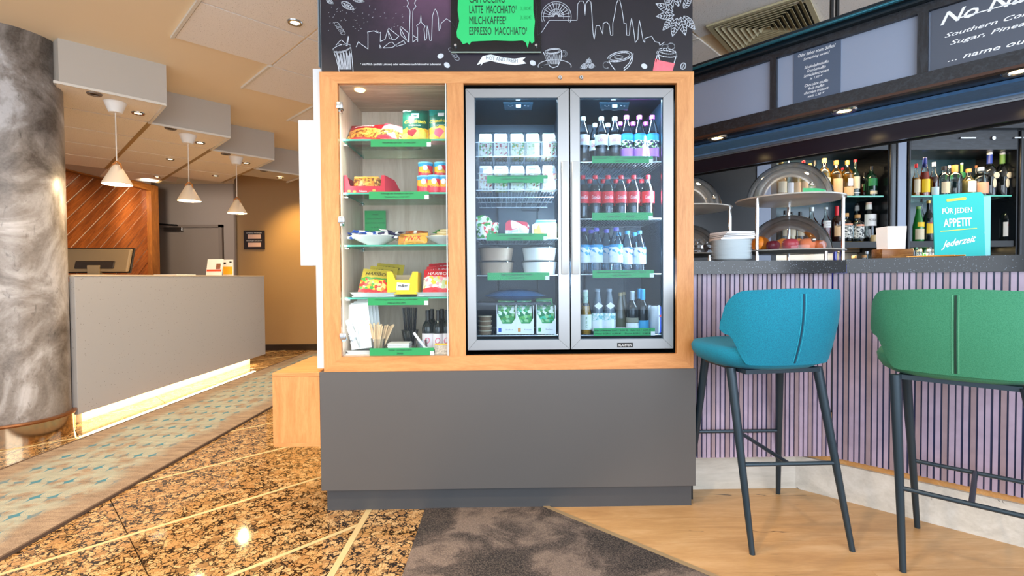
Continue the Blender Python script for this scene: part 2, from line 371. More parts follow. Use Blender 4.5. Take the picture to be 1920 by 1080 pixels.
M['glassshelf'] = glass('shelf_glass', '#e3f4ee', .6)
M['glassedge'] = plain('green_glass_edge', '#4fb59b', .2, var=0)
M['acryl'] = glass('clear_acrylic', '#fafcff', .9, lo=.02)
M['plastic'] = glass('clear_plastic', '#f4f8fb', .8, .12, lo=.03)
M['legblue'] = plain('petrol_grey_metal', '#2d3c46', .35, .35, var=.03)
M['green'] = plain('green_card', '#1fa155', .45, var=0)
M['ink'] = plain('black_ink', '#0c0c0c', .6, var=0)
M['ink2'] = plain('dark_green_ink', '#04170c', .6, var=0)
M['paper'] = plain('white_paper', '#f1f2f4', .6, var=.01)
M['spotcore'] = emis('warm_spot_core', '#ffdc9a', 14)
M['teal'] = plain('teal_card', '#00b2b0', .35, var=0)
M['paleteal'] = plain('pale_blue_card', '#7fd0e0', .35, var=0)
M['yellow'] = plain('yellow_print', '#e3de45', .5, var=0)
# ================================================================== FLOOR
s2 = math.sqrt(.5)
floor = thing('floor', 'lobby floor of brown granite slabs, dark carpet and pale oak planks', None, (0, 0, 0), kind='structure')
obj('subfloor', MB().box(-6.5, 5.6, -1.2, 8.8, -.12, -.012), plain('joint_dark', '#2a2119', .8, var=0), floor)
G = .885
for i in range(-14, 4):                      # rows between the diagonal brass strips: X-Y between a and a+G
    for j in range(-6, 9):
        a0, a1 = -3.685+G*i+.016, -3.685+G*(i+1)-.016; b0, b1 = .50+2*G*j*.5+.003, .50+G*(j+1)-.003
        q = [((a+b)/2, (b-a)/2) for a, b in ((a0, b0), (a1, b0), (a1, b1), (a0, b1))]
        q = clip(q, 1, 0, -.651); q = clip(q, -1, 0, 5.4) if q else q; q = clip(q, 0, 1, 8.6) if q else q; q = clip(q, 0, -1, 1.0) if q else q
        if len(q) < 3: continue
        cx = sum(p[0] for p in q)/len(q); cy = sum(p[1] for p in q)/len(q)
        if cx < -3.6 and cy < 2.2 and False: continue
        obj('granite_slab', MB().prism(q, -.012, 0), M['granite'], floor)
obj('granite_slab', MB().prism([(-.623, -1), (-.378, -1), (-.378, 8.6), (-.623, 8.6)], -.012, 0), M['granite'], floor)
for i in range(-13, 5):
    a = -3.685+G*i; q = [((a+d+b)/2, (b-a-d)/2) for d, b in ((-.0135, -20), (.0135, -20), (.0135, 20), (-.0135, 20))]
    q = clip(q, 1, 0, -.651); q = clip(q, -1, 0, 5.4) if q else q; q = clip(q, 0, 1, 8.6) if q else q; q = clip(q, 0, -1, 1.0) if q else q
    if len(q) >= 3: obj('inlay_strip', MB().prism(q, -.012, .001), M['brass'], floor)
obj('inlay_strip', MB().box(-.650, -.624, -1, 8.6, -.012, .001), M['brass'], floor)
cp = [(-.376, -1), (3.44, -1), (-.376, 2.82)]
obj('carpet', MB().prism([(-.376, -1), (3.47, -1), (.02, 2.45), (-.376, 2.45)], -.012, .004), M['carpet'], floor, kind='stuff', label='dark mottled carpet in front of the cabinet')
obj('metal_edge', MB().prism([(3.47, -1), (3.50, -1), (.05, 2.45), (.02, 2.45)], -.012, .006), plain('edge_trim', '#c9ab80', .3, .5, var=0), floor)
for i in range(-6, 14):
    y0 = 1.97-.206*5+.206*i; q = [(-.4, y0+.0008), (5.4, y0+.0008), (5.4, y0+.2052), (-.4, y0+.2052)]; q = clip(q, -1, -1, -2.502)
    if len(q) < 3: continue
    cut = 1.1+(i*37 % 11)*.23
    for lo, hi in ((-9, cut), (cut, cut+1.9), (cut+1.9, 9)):
        p = clip(q, -1, 0, -lo); p = clip(p, 1, 0, hi-.0008) if p else p
        if len(p) >= 3:
            cx, cy = p[0]; o = obj('plank', MB().prism([(x-cx, y-cy) for x, y in p], -.012, 0), M['plank'], floor); o.location = (cx, cy, 0)
# rug
rug = thing('carpet_runner', 'long greyish-brown runner rug with faded teal star lattice beside the granite', 'rug', (-2.40, 3.4, 0))
obj('pile', MB().box(-.455, .455, -4.2, 3.9, 0.001, .012), M['rug'], rug)
for s_ in (-1, 1): obj('border', MB().box(.452*s_-.006, .452*s_+.006, -4.2, 3.9, .001, .0145), plain('rug_binding', '#5d4a3c', .9, var=0), rug)
# ================================================================== WALLS
wl = thing('wall_left', 'wood slatted wall behind the reception desk', None, (-5.35, 0, 0), kind='structure')
obj('panel_back', MB().box(-5.55, -5.36, -1.2, 7.66, 0, 2.72), M['wall'], wl, world=True)
obj('panel_back', MB().box(-6.5, -6.4, 7.5, 8.75, 0, 2.72), M['wall'], wl, world=True)
obj('panel_back', MB().box(-6.4, -5.551, 7.5, 7.66, 0, 2.72), M['wall'], wl, world=True)
obj('felt_backing', MB().box(-5.36, -5.331, 4.6, 7.5, 0, 2.40), plain('slat_backing', '#ffefd2', .5, var=0), wl, world=True)
ang = math.radians(43)
for i in range(-16, 24):
    w0, w1 = i*.142, i*.142+.127; dx, dy = math.cos(ang), math.sin(ang)   # strip in (Y,z)
    q = [(4.6+u*dx-w*dy, u*dy+w*dx) for u, w in ((-6, w0), (9, w0), (9, w1), (-6, w1))]
    for (a, b, c) in ((-1, 0, -4.62), (1, 0, 7.5), (0, 1, 2.40), (0, -1, -.02)):
        q = clip(q, a, b, c) if q else q
    if len(q) < 3: continue
    k = MB().prism([(p[0], p[1]) for p in q], 0, .012+(i % 3)*.002)
    cy = sum(p[0] for p in q)/len(q); cz = sum(p[1] for p in q)/len(q)
    k.v = [((y-cy)*dx+(z-cz)*dy, -(y-cy)*dy+(z-cz)*dx, x) for y, z, x in k.v]
    o = obj('slat', k, M['slat'], wl)
    # local x along the slat, local z out of the wall
    o.matrix_local = Matrix(((0, 0, 1, .0195), (dx, -dy, 0, cy), (dy, dx, 0, cz), (0, 0, 0, 1)))
obj('frame_post', MB().box(-5.36, -5.25, 7.5, 7.66, 0, 2.49), M['slatframe'], wl, world=True)
obj('frame_top', MB().box(-5.36, -5.25, 4.6, 7.5, 2.40, 2.49), wood('frame_wood_y', '#b06d2c', '#8f5420', 'Y', 1.5, .35), wl, world=True)
wb = thing('wall_back', 'warm grey back wall behind the reception desk', None, (-4, 8.6, 0), kind='structure')
obj('wall_panel', MB().box(-6.5, -3.9, 8.6, 8.75, 0, 2.72), M['wall'], wb, world=True)
obj('wall_panel', MB().box(-3.99, 1.1, 7.49, 8.75, 0, 2.72), M['wallgold'], wb, world=True)
obj('wall_panel', MB().box(-4.62, -4.585, 8.585, 8.6, 0, 2.7), plain('wall_joint', '#7d6f66', .6, var=0), wb, world=True)
obj('corner_strip', MB().box(-4.005, -3.985, 7.47, 7.49, 0, 2.7), plain('corner_bead', '#80705f', .5, var=0), wb, world=True)
bbk = obj('baseboard_back', MB().box(-3.99, 1.1, 7.47, 7.49, 0, .09), plain('dark_granite_skirting', '#2c211a', .3, var=.3, scale=60), kind='structure')
# door
dr = thing('door_1', 'flush grey door behind the reception desk', None, (-5.4, 8.6, 0), kind='structure')
obj('door_leaf', MB().box(-5.90, -4.87, 8.57, 8.6, 0, 1.95), M['door'], dr, world=True)
fr = MB().box(-4.86, -4.80, 8.54, 8.6, 0, 2.0).box(-5.98, -4.80, 8.54, 8.6, 1.955, 2.0).box(-5.98, -5.92, 8.54, 8.6, 0, 2.0)
obj('door_frame', fr, plain('door_frame_grey', '#80736a', .5, var=0), dr, world=True)
obj('hinge', MB().tube((-5.90, 8.555, 1.45), (-5.90, 8.555, 1.7), .012), M['steel'], dr, world=True)
dc = thing('door_closer', 'overhead door closer at the top left of the grey door', 'door closer', (-5.62, 8.5, 1.96))
obj('closer_body', MB().box(-.14, .17, .01, .07, -.07, 0, .008), M['steel'], dc); obj('closer_arm', MB().tube((.1, 0, .03), (-.3, -.02, .06), .012), M['ink'], dc)
# wall sign
sg = thing('office_sign', 'small black square sign with two white name plates on the ochre wall', 'sign', (-3.72, 7.475, 1.655))
obj('board', MB().box(-.155, .155, -.012, 0, -.14, .14, .003), plain('sign_black', '#231a1a', .4, var=0), sg)
for z, s_ in ((.105, 'GENERAL MANAGER'), (-.012, 'MANAGER ON DUTY')): text('lettering', s_, lambda u, v, z=z: (u, -.0135, z+v), (.23, .017), M['paper'], sg)
for z in (.05, -.07): obj('name_plate', MB().box(-.09, .1, -.017, -.012, z-.032, z+.03), plain('plate_pink', '#ecc9bb', .5, var=0), sg)
# right side and back-bar walls are built with the bar
# ================================================================== CEILING
ce = thing('ceiling', 'cream plaster ceiling with white perforated tiles and a stepped soffit', None, (0, 0, 2.7), kind='structure')
obj('plaster', MB().box(-6.5, 5.6, -.9, 8.8, 2.705, 2.85), M['plaster'], ce, world=True)
TY = 3.39
for i in range(-9, 10):
    for j in range(-9, 10):
        cx = -2.2+G/2+(i-j)*G/2; cy = TY+(i+j)*G/2
        if cx < -1.8 or cx > 5.2 or cy < -.4 or cy > 7.3: continue
        if cx < -1.0 and cy > 6.9: continue
        if abs(cx-1.74) < .3 and abs(cy-3.24) < .3: continue
        h_ = G/2-.012
        obj('ceiling_tile', MB().prism([(cx-h_, cy), (cx, cy-h_), (cx+h_, cy), (cx, cy+h_)], 2.693, 2.706), M['tile'], ce, world=True)
        r = MB().prism([(cx-G/2-.02, cy), (cx-G/2+.005, cy+.0), (cx+.005, cy-G/2), (cx-.02, cy-G/2)], 2.688, 2.706)
        if i % 2 == 0 or cx < -1.7: obj('ceiling_rail', r, M['rail'], ce, world=True)
zs = 2.415
near = [(-2.555, 3.845+.885*k) for k in range(4)]
poly = [(-5.3, 3.62), (-3.35, 3.62), (-3.14, 3.52), (-2.985, 3.415)]
for k, (x, y) in enumerate(near):
    poly.append((x, y))
    if k < 3: poly.append((x-.4425, y+.4425))
xf_, yf_ = near[3][0]-.40, near[3][1]+.40; poly.append((xf_, yf_))
for k in range(3):
    poly.append((xf_-.4425, yf_-.4425)); xf_ -= .885*.88; yf_ += .02; poly.append((xf_, yf_))
poly += [(xf_-.5, yf_-.5), (-5.3, yf_-.95)]
obj('soffit', MB().prism(poly, zs, 2.705), M['soffside'], ce, world=True)
sof = [o for o in COL.objects if o.name.startswith('soffit')][0]
def inpoly(x, y, P):
    c = False
    for i in range(len(P)):
        (x1, y1), (x2, y2) = P[i], P[i-1]
        if (y1 > y) != (y2 > y) and x < (x2-x1)*(y-y1)/(y2-y1)+x1: c = not c
    return c
# tiles of the soffit: squares whose right corner sits at the teeth
for i in range(-9, 9):
    for j in range(-9, 9):
        cx = near[0][0]-G/2+(i-j)*G/2; cy = near[0][1]+(i+j)*G/2; q = [(cx-.427, cy), (cx, cy-.427), (cx+.427, cy), (cx, cy+.427)]
        n_ = sum(inpoly(cx+(x-cx)*.93, cy+(y-cy)*.93, poly) for x, y in q)
        if n_ < 4 or cx < -5.0: 
            if not (inpoly(cx, cy, poly) and cx > -4.9 and n_ >= 3): continue
        obj('soffit_tile', MB().prism(q, zs-.006, zs+.001), M['tile2'], sof, world=True)
        if inpoly(cx+.25, cy+.25, poly): obj('grid_bar', MB().prism([(cx+.4425-.012, cy-.012), (cx+.4425+.012, cy+.012), (cx+.012, cy+.4425+.012), (cx-.012, cy+.4425-.012)], zs-.008, zs), M['soffgrid'], sof, world=True)
edge = MB()
for k, (x, y) in enumerate(near):
    edge.tube((x-.01, y, zs-.008), (x-.44, y+.44, zs-.008), .012, n=4); edge.tube((x-.01, y, zs-.008), (x-.45, y-.45, zs-.008), .012, n=4)
obj('edge_trim', edge, M['rail'], sof, world=True)
def ceiling_spot(x, y, z, label, group, r=.042, pw=14, tgt=None, ang=95, lit=True, col=WARM):
    t = thing('ceiling_spotlight', label, 'spotlight', (x, y, z), group=group)
    obj('trim_ring', MB().lathe([(r*.62, -.002), (r*.7, -.008), (r, -.009), (r*1.12, -.002), (r*1.12, .0)], n=20), M['steel'] if lit else plain('dull_ring', '#8f8478', .4, .6, var=0), t, smooth=True)
    obj('lamp', MB().lathe([(0, -.003), (r*.62, -.003)], n=20), M['spotcore'] if lit else M['ink'], t)
    if lit and pw: spot('spot_beam', (x, y, z-.03), tgt or (x, y, 0), pw, col, ang, .8, .03)
ZS = zs-.007
names = ['beside the first pendant cup', 'beside the second pendant cup', 'beside the third pendant cup', 'on the farthest soffit step']
for k, (x, y) in enumerate([(-2.91, 4.035), (-2.953, 4.911), (-2.951, 5.766), (-2.945, 6.618)]): ceiling_spot(x, y, ZS, 'lit ceiling spotlight in the soffit '+names[k], 'lit soffit spots', pw=14)
for k, (x, y) in enumerate([(-3.684, 5.576), (-4.483, 6.52), (-3.701, 6.467)]): ceiling_spot(x, y, ZS, 'lit ceiling spotlight deeper in the soffit, '+['nearest of three', 'leftmost, above the slatted wall end', 'farthest, above the grey door'][k], 'lit soffit spots', r=.038, pw=13)
for k, (x, y) in enumerate([(-2.918, 3.622), (-2.926, 4.445), (-2.949, 5.349), (-2.95, 6.192)]): ceiling_spot(x, y, ZS, 'unlit dark air outlet on the '+ORD[k]+' soffit step from the column', 'dark soffit outlets', lit=False)
ceiling_spot(-1.305, 3.18, 2.692, 'single lit spotlight in the white tiles left of the menu board', 'tile ceiling spots', pw=25, ang=120)
# column
col = thing('column', 'round raw concrete column at the left with a polished metal foot band', 'column', (-3.35, 3.433, 0), kind='structure')
obj('shaft', MB().lathe([(.285, .1), (.285, 2.705)], n=64), M['concrete'], col, smooth=True)
obj('base_band', MB().lathe([(.305, 0), (.305, .135), (.28, .135)], n=64), M['skirtsteel'], col, smooth=30)
obj('rim', MB().lathe([(.28, .155), (.312, .155), (.316, .145), (.312, .135), (.28, .135)], n=64), M['bronze'], col, smooth=30)
# ================================================================== RECEPTION DESK
dk = thing('reception_desk', 'long speckled light grey reception desk with glowing recessed foot', 'desk', (-3.1, 4.8, 0))
obj('front_panel', MB().box(-3.14, -3.10, 3.63, 6.46, .10, 1.105, .003), M['deskstone'], dk, world=True)
obj('desk_body', MB().box(-3.55, -3.14, 3.76, 6.45, .10, 1.06), M['deskstone'], dk, world=True)
obj('desk_top', MB().prism([(-3.9, 3.76), (-3.13, 3.76), (-3.13, 3.63), (-3.098, 3.63), (-3.098, 6.462), (-3.9, 6.462)], 1.105, 1.118), plain('desk_top_cream', '#d9c6a8', .4, var=0), dk, world=True)
obj('plinth', MB().box(-3.9, -3.22, 3.8, 6.3, 0, .10), plain('cream_plinth', '#ead9bb', .5, var=0), dk, world=True)
led = emis('led_warm', '#ffcf8a', 7)
obj('led_strip', MB().box(-3.2, -3.17, 3.8, 6.3, .094, .1), led, dk, world=True)
area('desk_foot_glow', (-3.165, 5.0, .093), (-3.165, 5.0, 0), .04, 8, (1, .78, .48), 2.6)
mo = thing('computer_monitor', 'black computer monitor seen from behind at the left of the desk', 'monitor', (-3.66, 4.52, 1.118), rz=.12)
obj('screen_back', MB().box(-.27, .27, -.02, .02, .03, .24, .012).xf(lambda x, y, z: (x, y+(z-.1)*.32, z)), plain('monitor_shell', '#8b7658', .4, var=.02), mo)
obj('bezel', MB().box(-.28, .28, .018, .034, .02, .25, .004).xf(lambda x, y, z: (x, y+(z-.1)*.32, z)), plain('monitor_bezel', '#1b1512', .4, var=0), mo)
obj('back_recess', MB().box(-.16, .16, -.03, -.015, .06, .13, .008).xf(lambda x, y, z: (x, y+(z-.1)*.32, z)), plain('recess_dark', '#2a1e14', .5, var=0), mo)
obj('stand', MB().box(-.05, .05, -.05, -.01, 0, .09, .004).box(-.1, .1, -.09, .05, 0, .01), plain('stand_tan', '#97825f', .4, var=0), mo)
b1 = thing('brochure_holder', 'white leaflet stand with a red stripe on the far desk end', 'leaflet stand', tuple(W(401, 516, 5.55))[:2]+(1.118,), rz=-.1)
obj('leaflet', MB().box(-.09, .09, -.006, .006, 0, .18).xf(lambda x, y, z: (x, y+z*.2, z)), M['paper'], b1)
obj('red_stripe', MB().box(-.085, .085, -.009, -.006, .045, .065).xf(lambda x, y, z: (x, y+z*.2, z)), plain('stripe_red', '#d8502c', .5, var=0), b1)
obj('picture', MB().box(.02, .07, -.009, -.006, .07, .13).xf(lambda x, y, z: (x, y+z*.2, z)), plain('photo_brown', '#8a5a48', .5, var=.3, scale=60), b1)
b2 = thing('brochure_holder', 'narrow card holder with yellow lower half at the right of the leaflets', 'leaflet stand', tuple(W(428, 517, 5.75))[:2]+(1.118,), rz=0)
obj('leaflet', MB().box(-.058, .058, -.006, .006, 0, .18), M['paper'], b2)
obj('yellow_block', MB().box(-.052, .052, -.009, -.006, .01, .10), plain('block_yellow', '#f0b526', .5, var=0), b2)
obj('logo_mark', MB().box(-.045, -.02, -.009, -.006, .13, .15), M['ink'], b2); obj('logo_mark', MB().box(.02, .045, -.009, -.006, .145, .16), M['ink'], b2)
tag(obj('paper_sheet', MB().box(-3.42, -3.2, 4.9, 5.2, 1.1185, 1.126), M['paper']), 'low stack of white paper lying flat on the desk edge', 'paper')
# ================================================================== PENDANTS
shade_m = plain('pendant_shade_enamel', '#e9d9c3', .45, var=0); leather = plain('tan_leather_strap', '#c07a35', .5, var=.05)
def pendant(x, y, zb, label, sc=1.0):
    t = thing('pendant_lamp', label, 'pendant lamp', (x, y, zb), group=None)
    obj('ceiling_cup', MB().lathe([(.072, zs-zb-.007), (.07, zs-zb-.012), (.042, zs-zb-.085), (0, zs-zb-.085)], n=24), plain('white_cup', '#f2efe9', .5, var=0), t, smooth=30)
    obj('cable', MB().tube((0, 0, .165), (0, 0, zs-zb-.08), .004, n=6), plain('white_cable', '#efe6d8', .5, var=0), t)
    obj('shade', MB().lathe([(.095, 0), (.097, .004), (.028, .135), (.012, .15), (0, .152)], n=36).lathe([(.092, .001), (.026, .130), (0, .14)], n=36), shade_m, t, smooth=50)
    obj('strap', MB().path([(-.035, 0, .10), (-.03, 0, .15), (0, 0, .175), (.03, 0, .15), (.035, 0, .10)], .006), leather, t)
    obj('bulb', MB().ball((0, 0, .045), .03, 10), emis('bulb_glow', '#ffe2ae', 18), t, smooth=True)
    point('pendant_glow', (x, y, zb-.01), 9, (1, .74, .42), .04)
p = W(215, 343, 3.80); pendant(-2.909, 3.80, 1.795, 'white cone pendant lamp nearest the column, lighting the slatted wall')
pendant(-2.912, 4.66, W(352, 377, 4.66).z, 'white cone pendant lamp in the middle of the row over the desk')
pendant(-2.925, 5.51, W(442, 400, 5.51).z, 'white cone pendant lamp farthest right, smallest of the three')
#@@PART3
# ================================================================== SNACK CABINET (kiosk)
KD = 2.26
def kx(x, D=KD): return W(x, 518, D).x
def kz(y, D=KD, x=960): return W(x, y, D).z
kc = thing('snack_cabinet', 'tall oak-framed snack and drinks cabinet with grey base and chalk menu header', 'cabinet', (0, 2.3, 0))
KL, KR, KT = -.822, .868, 2.006
obj('base_panel', MB().box(-.843, .879, KD, KD+.02, .107, .652, .001), M['grey'], kc, world=True)
obj('base_body', MB().box(-.842, .879, KD+.021, 2.92, .107, .652), M['grey'], kc, world=True)
obj('plinth', MB().box(-.829, .872, 2.295, 2.90, 0, .106), M['greyd'], kc, world=True)
# mitred oak frame around the two openings
aX0, aX1 = kx(638), kx(841); bX0, bX1 = kx(872), kx(1269); oZ0, oZ1 = kz(666), kz(156)
z0, z1 = .653, KT
obj('frame_rail', MB().slab([(KL, z0), (KR, z0), (bX1, oZ0), (aX0, oZ0)], KD-.001, KD+.022), M['oakH'], kc, world=True)
obj('frame_rail', MB().slab([(KL, z1), (aX0, oZ1), (bX1, oZ1), (KR, z1)], KD-.001, KD+.022), M['oakH'], kc, world=True)
obj('frame_stile', MB().slab([(KL, z0), (aX0, oZ0), (aX0, oZ1), (KL, z1)], KD-.0005, KD+.022), M['oakV'], kc, world=True)
obj('frame_stile', MB().slab([(bX1, oZ0), (KR, z0), (KR, z1), (bX1, oZ1)], KD-.0005, KD+.022), M['oakV'], kc, world=True)
obj('frame_stile', MB().box(aX1, bX0, KD, KD+.022, oZ0, oZ1), M['oakV'], kc, world=True)
VB = 2.64
obj('niche_back', MB().box(aX0-.0, aX1+.05, VB, VB+.015, oZ0, oZ1+.02), M['palewood'], kc, world=True)
obj('niche_side', MB().box(aX0-.018, aX0-.001, KD+.022, VB+.015, oZ0-.02, oZ1+.02), M['palewood'], kc, world=True)
obj('niche_side', MB().box(aX1+.050, aX1+.062, KD+.022, VB+.015, oZ0-.02, oZ1+.02), M['palewood'], kc, world=True)
obj('niche_top', MB().box(aX0, aX1+.049, KD+.022, VB, oZ1-.002, oZ1+.016), wood('pale_veneer_x', '#cdb9a8', '#b39c8a', 'X', 1.2, .5), kc, world=True)
obj('niche_floor', MB().box(aX0, aX1+.049, KD+.022, VB, oZ0-.016, oZ0+.002), M['palewood'], kc, world=True)
# shell around
obj('cabinet_side', MB().box(KL, KL+.02, KD+.022, 2.9, .652, 2.66), M['white'], kc, world=True)
obj('cabinet_side', MB().box(KR-.02, KR, KD+.022, 2.9, .652, 2.66), M['oakV'], kc, world=True)
obj('cabinet_back', MB().box(KL, KR, 2.9, 2.92, .1, 2.66), M['white'], kc, world=True)
obj('bay_divider', MB().box(aX1+.063, bX0-.001, KD+.022, 2.9, .652, 2.0), M['black'], kc, world=True)
obj('bay_shell', MB().box(bX0, bX1, 2.80, 2.9, .652, 2.0).box(bX0, bX1, KD+.03, 2.8, .66, oZ0-.001).box(bX0, bX1, KD+.03, 2.8, oZ1+.001, 2.0), M['black'], kc, world=True)
obj('bay_side', MB().box(bX1+.001, KR-.021, KD+.023, 2.9, .652, 2.0), M['black'], kc, world=True)
# white side cladding and bench at the left
xa, xb, xc = kx(592), kx(607), kx(573)
obj('side_cladding', MB().box(W(592, 500, 2.285).x, KL-.001, 2.285, 2.88, .664, 2.03, .002), M['white'], kc, world=True)
obj('side_cladding', MB().box(W(573, 400, 2.40).x, W(592, 500, 2.285).x-.001, 2.33, 2.8, W(580, 498, 2.33).z, W(580, 225, 2.33).z, .002), M['white'], kc, world=True)
obj('header_side', MB().box(kx(603), KL-.001, KD+.004, 2.8, 2.031, 2.66), plain('blue_grey_edge', '#7d8c96', .4, var=0), kc, world=True)
bench = thing('side_bench', 'oak box shelf fixed to the left side of the cabinet', 'shelf', (-.95, 2.3, .3))
bx0, bx1 = kx(507), -.8435; bz1 = kz(699, x=550); bz0 = kz(838, x=550)
obj('front_board', MB().box(bx0, bx1, KD, KD+.02, bz0+.018, bz1-.018), M['oakV'], bench, world=True)
obj('top_board', MB().box(bx0, -.8435, KD, 2.74, bz1-.0175, bz1, .001), M['oakH'], bench, world=True)
obj('bottom_board', MB().box(bx0, -.8435, KD, 2.74, bz0, bz0+.0175, .001), M['oakH'], bench, world=True)
obj('side_board', MB().box(bx0, bx0+.018, KD+.021, 2.74, bz0+.018, bz1-.018), M['oakV'], bench, world=True)
# locks
for x in (1050, 1090):
    c = W(x, 145, KD-.004)
    l = obj('cam_lock', MB().lathe([(0, .006), (.008, .006), (.0105, .003), (.0105, -.004)], n=18).xf(lambda a, b, d: (c.x+a, KD-.002-d, c.z+b)), M['chrome'], kc, smooth=30, world=True)
    obj('keyhole', MB().box(c.x-.0012, c.x+.0012, KD-.0095, KD-.008, c.z-.004, c.z+.004), M['ink'], l, world=True)
# header panel with printed chalk art
hd = obj('header_panel', MB().box(kx(609), kx(1298), KD, KD+.018, 2.008, 2.66), None, kc, world=True)
def mk_header():
    t = NT('menu_header_print'); v = t.coord(); g = t.node('ShaderNodeTexGradient', gradient_type='SPHERICAL')
    c = t.node('ShaderNodeTexCoord'); mp = t.node('ShaderNodeMapping'); mp.inputs['Location'].default_value = (.75, 0, -2.62); mp.inputs['Scale'].default_value = (1.5, .01, 2.6)
    t.link(c.outputs['Object'], mp.inputs['Vector']); mp.vector_type = 'POINT'
    mp.inputs['Location'].default_value = (.35, 0, -6.1); t.link(mp.outputs[0], g.inputs[0])
    n = t.noise(v, 5, 5, .7); f = t.mix(.35, g.outputs[1], n)
    t.base(t.ramp(f, [(.12, '#0e0c14'), (.42, '#241a2a'), (.75, '#5c3f58')])); t.b.inputs['Roughness'].default_value = .42; return t.m
hd.data.materials.append(mk_header())
HY = KD-.0012
def hp(x, y): return W(x, y, HY)
def hmap(u, v): p = hp(u, v); return (p.x, HY, p.z)
art_m = plain('chalk_print', '#c9d0da', .6, var=.15, scale=90); px1 = .6/.9
def art(name, strokes, w=1.1, mat=None):
    k = MB()
    for st in strokes: ribbon(k, st, w, hmap)
    return obj(name, k, mat or art_m, hd, world=True, kind='stuff')
art('skyline_drawing', [
 [(668, 88), (672, 78), (676, 82), (690, 92), (690, 64), (689, 60), (701, 58), (711, 62), (714, 60), (713, 78), (722, 74), (727, 56), (729, 53), (748, 68), (740, 75), (730, 72), (727, 56)],
 [(736, 75), (727, 56)], [(750, 52), (752, 50), (766, 62), (766, 79), (752, 66), (750, 52), (764, 78)],
 [(712, 84), (712, 90), (715, 90), (712, 84)], [(718, 90), (730, 80), (736, 79), (741, 86), (735, 89), (718, 90)], [(742, 84), (757, 76), (760, 82), (744, 87), (742, 84)],
 [(763, 0), (766, 6), (763, 12), (768, 18), (769, 22), (767, 79)], [(780, 0), (777, 6), (780, 12), (775, 18), (774, 22), (774, 79), (783, 72), (774, 66)],
 [(783, 78), (783, 52), (781, 48), (788, 42), (789, 30), (789, 26), (790, 42), (797, 49), (795, 54), (797, 76), (800, 72), (801, 48), (803, 56), (806, 76), (809, 76), (811, 30), (814, 20), (816, 17), (819, 22), (822, 34), (823, 58), (826, 52), (827, 44), (837, 35), (847, 42), (852, 50), (855, 56), (858, 30), (861, 18)],
 [(1004, 0), (1006, 20), (1008, 66), (1016, 60), (1030, 38), (1082, 38), (1083, 8), (1087, 2), (1093, 2), (1096, 8), (1097, 30), (1098, 8), (1103, 0), (1108, 4), (1110, 30), (1112, 62), (1114, 74), (1116, 62), (1118, 48), (1124, 48), (1130, 64), (1131, 44), (1137, 41), (1142, 46), (1145, 66), (1149, 66), (1149, 44), (1153, 24), (1156, 6), (1159, 0)],
 [(1162, 0), (1166, 16), (1170, 44), (1174, 44), (1175, 66), (1180, 66), (1181, 52), (1184, 34), (1188, 54), (1191, 80), (1196, 74), (1197, 54), (1199, 38), (1202, 54), (1206, 76), (1209, 80), (1209, 72), (1222, 68), (1228, 78), (1236, 80), (1237, 85), (1246, 79)]], 1.0)
wheel = [[(1043+28*math.cos(a*.1), 31-28*math.sin(a*.1)) for a in range(-4, 36)], [(1043+24*math.cos(a*.1), 31-24*math.sin(a*.1)) for a in range(-4, 36)], [(1043+14*math.cos(a*.13), 31-14*math.sin(a*.13)) for a in range(-2, 27)]]
for a in range(0, 13): wheel.append([(1043+4*math.cos(a*PI/12), 31-4*math.sin(a*PI/12)), (1043+26*math.cos(a*PI/12), 31-26*math.sin(a*PI/12))])
art('ferris_wheel_drawing', wheel, .9)
def ell(cx, cy, rx, ry, a0=0, a1=360, rot=0, n=22):
    o = []
    for i in range(n+1):
        a = math.radians(a0+(a1-a0)*i/n); x, y = rx*math.cos(a), ry*math.sin(a); r = math.radians(rot); o.append((cx+x*math.cos(r)-y*math.sin(r), cy+x*math.sin(r)+y*math.cos(r)))
    return o
art('cup_drawing', [ell(1037, 96, 15, 5, rot=-6), ell(1037, 96, 12, 3.4, rot=-6), [(1019, 98), (1024, 110), (1031, 124), (1037, 127), (1046, 124), (1052, 110), (1053, 95)], ell(1057, 101, 6, 6, -100, 120), ell(1057, 101, 3, 3.5), ell(1040, 124, 31, 12, 170, 370), ell(1040, 126, 24, 7, 180, 260)], 1.3)
art('cup_shading', [[(1021+i*1.4, 101+abs(i-10)*.2), (1029+i*.9, 120)] for i in range(0, 22, 2)], .7)
art('bowl_drawing', [ell(1162, 106, 23, 9, rot=-12), ell(1162, 106, 19, 6.4, rot=-12), ell(1160, 107, 8, 3), [(1139, 110), (1146, 122), (1153, 131)], [(1187, 100), (1185, 115), (1178, 126), (1170, 132)], ell(1137, 122, 6, 6, 60, 300), [(1170, 128), (1180, 118), (1184, 108)]], 1.4)
art('milkshake_drawing', [[(624, 92), (630, 108), (636, 134)], [(657, 84), (660, 108), (662, 134)], ell(641, 90, 17, 6, rot=-14), ell(641, 92, 16, 6, 0, 180, rot=-14), [(630, 85), (636, 78), (640, 75), (646, 80), (650, 84)], [(633, 82), (645, 84), (652, 80)], [(649, 86), (653, 68)], [(651, 86), (654, 69)]]+[[(631+i*2, 96+(i % 3)*4), (636+i*1.7, 130)] for i in range(14)], 1.0)
for cx, cy in ((637, 50), (851, 98)):
    art('chocolate_curl_drawing', [ell(cx-5+i*3.4, cy-4+i*5, 5.5, 3.6, 150, 480, rot=35) for i in range(4)], .9)
k = MB()
for cx, cy, r in ((826, 105, -20), (838, 122, 40), (999, 118, 30), (1208, 124, 30)):
    q = ell(cx, cy, 6, 4.6, rot=r); k.add([hmap(*p) for p in q[:-1]], [tuple(range(len(q)-1))])
obj('coffee_bean_print', k, art_m, hd, world=True, kind='stuff')
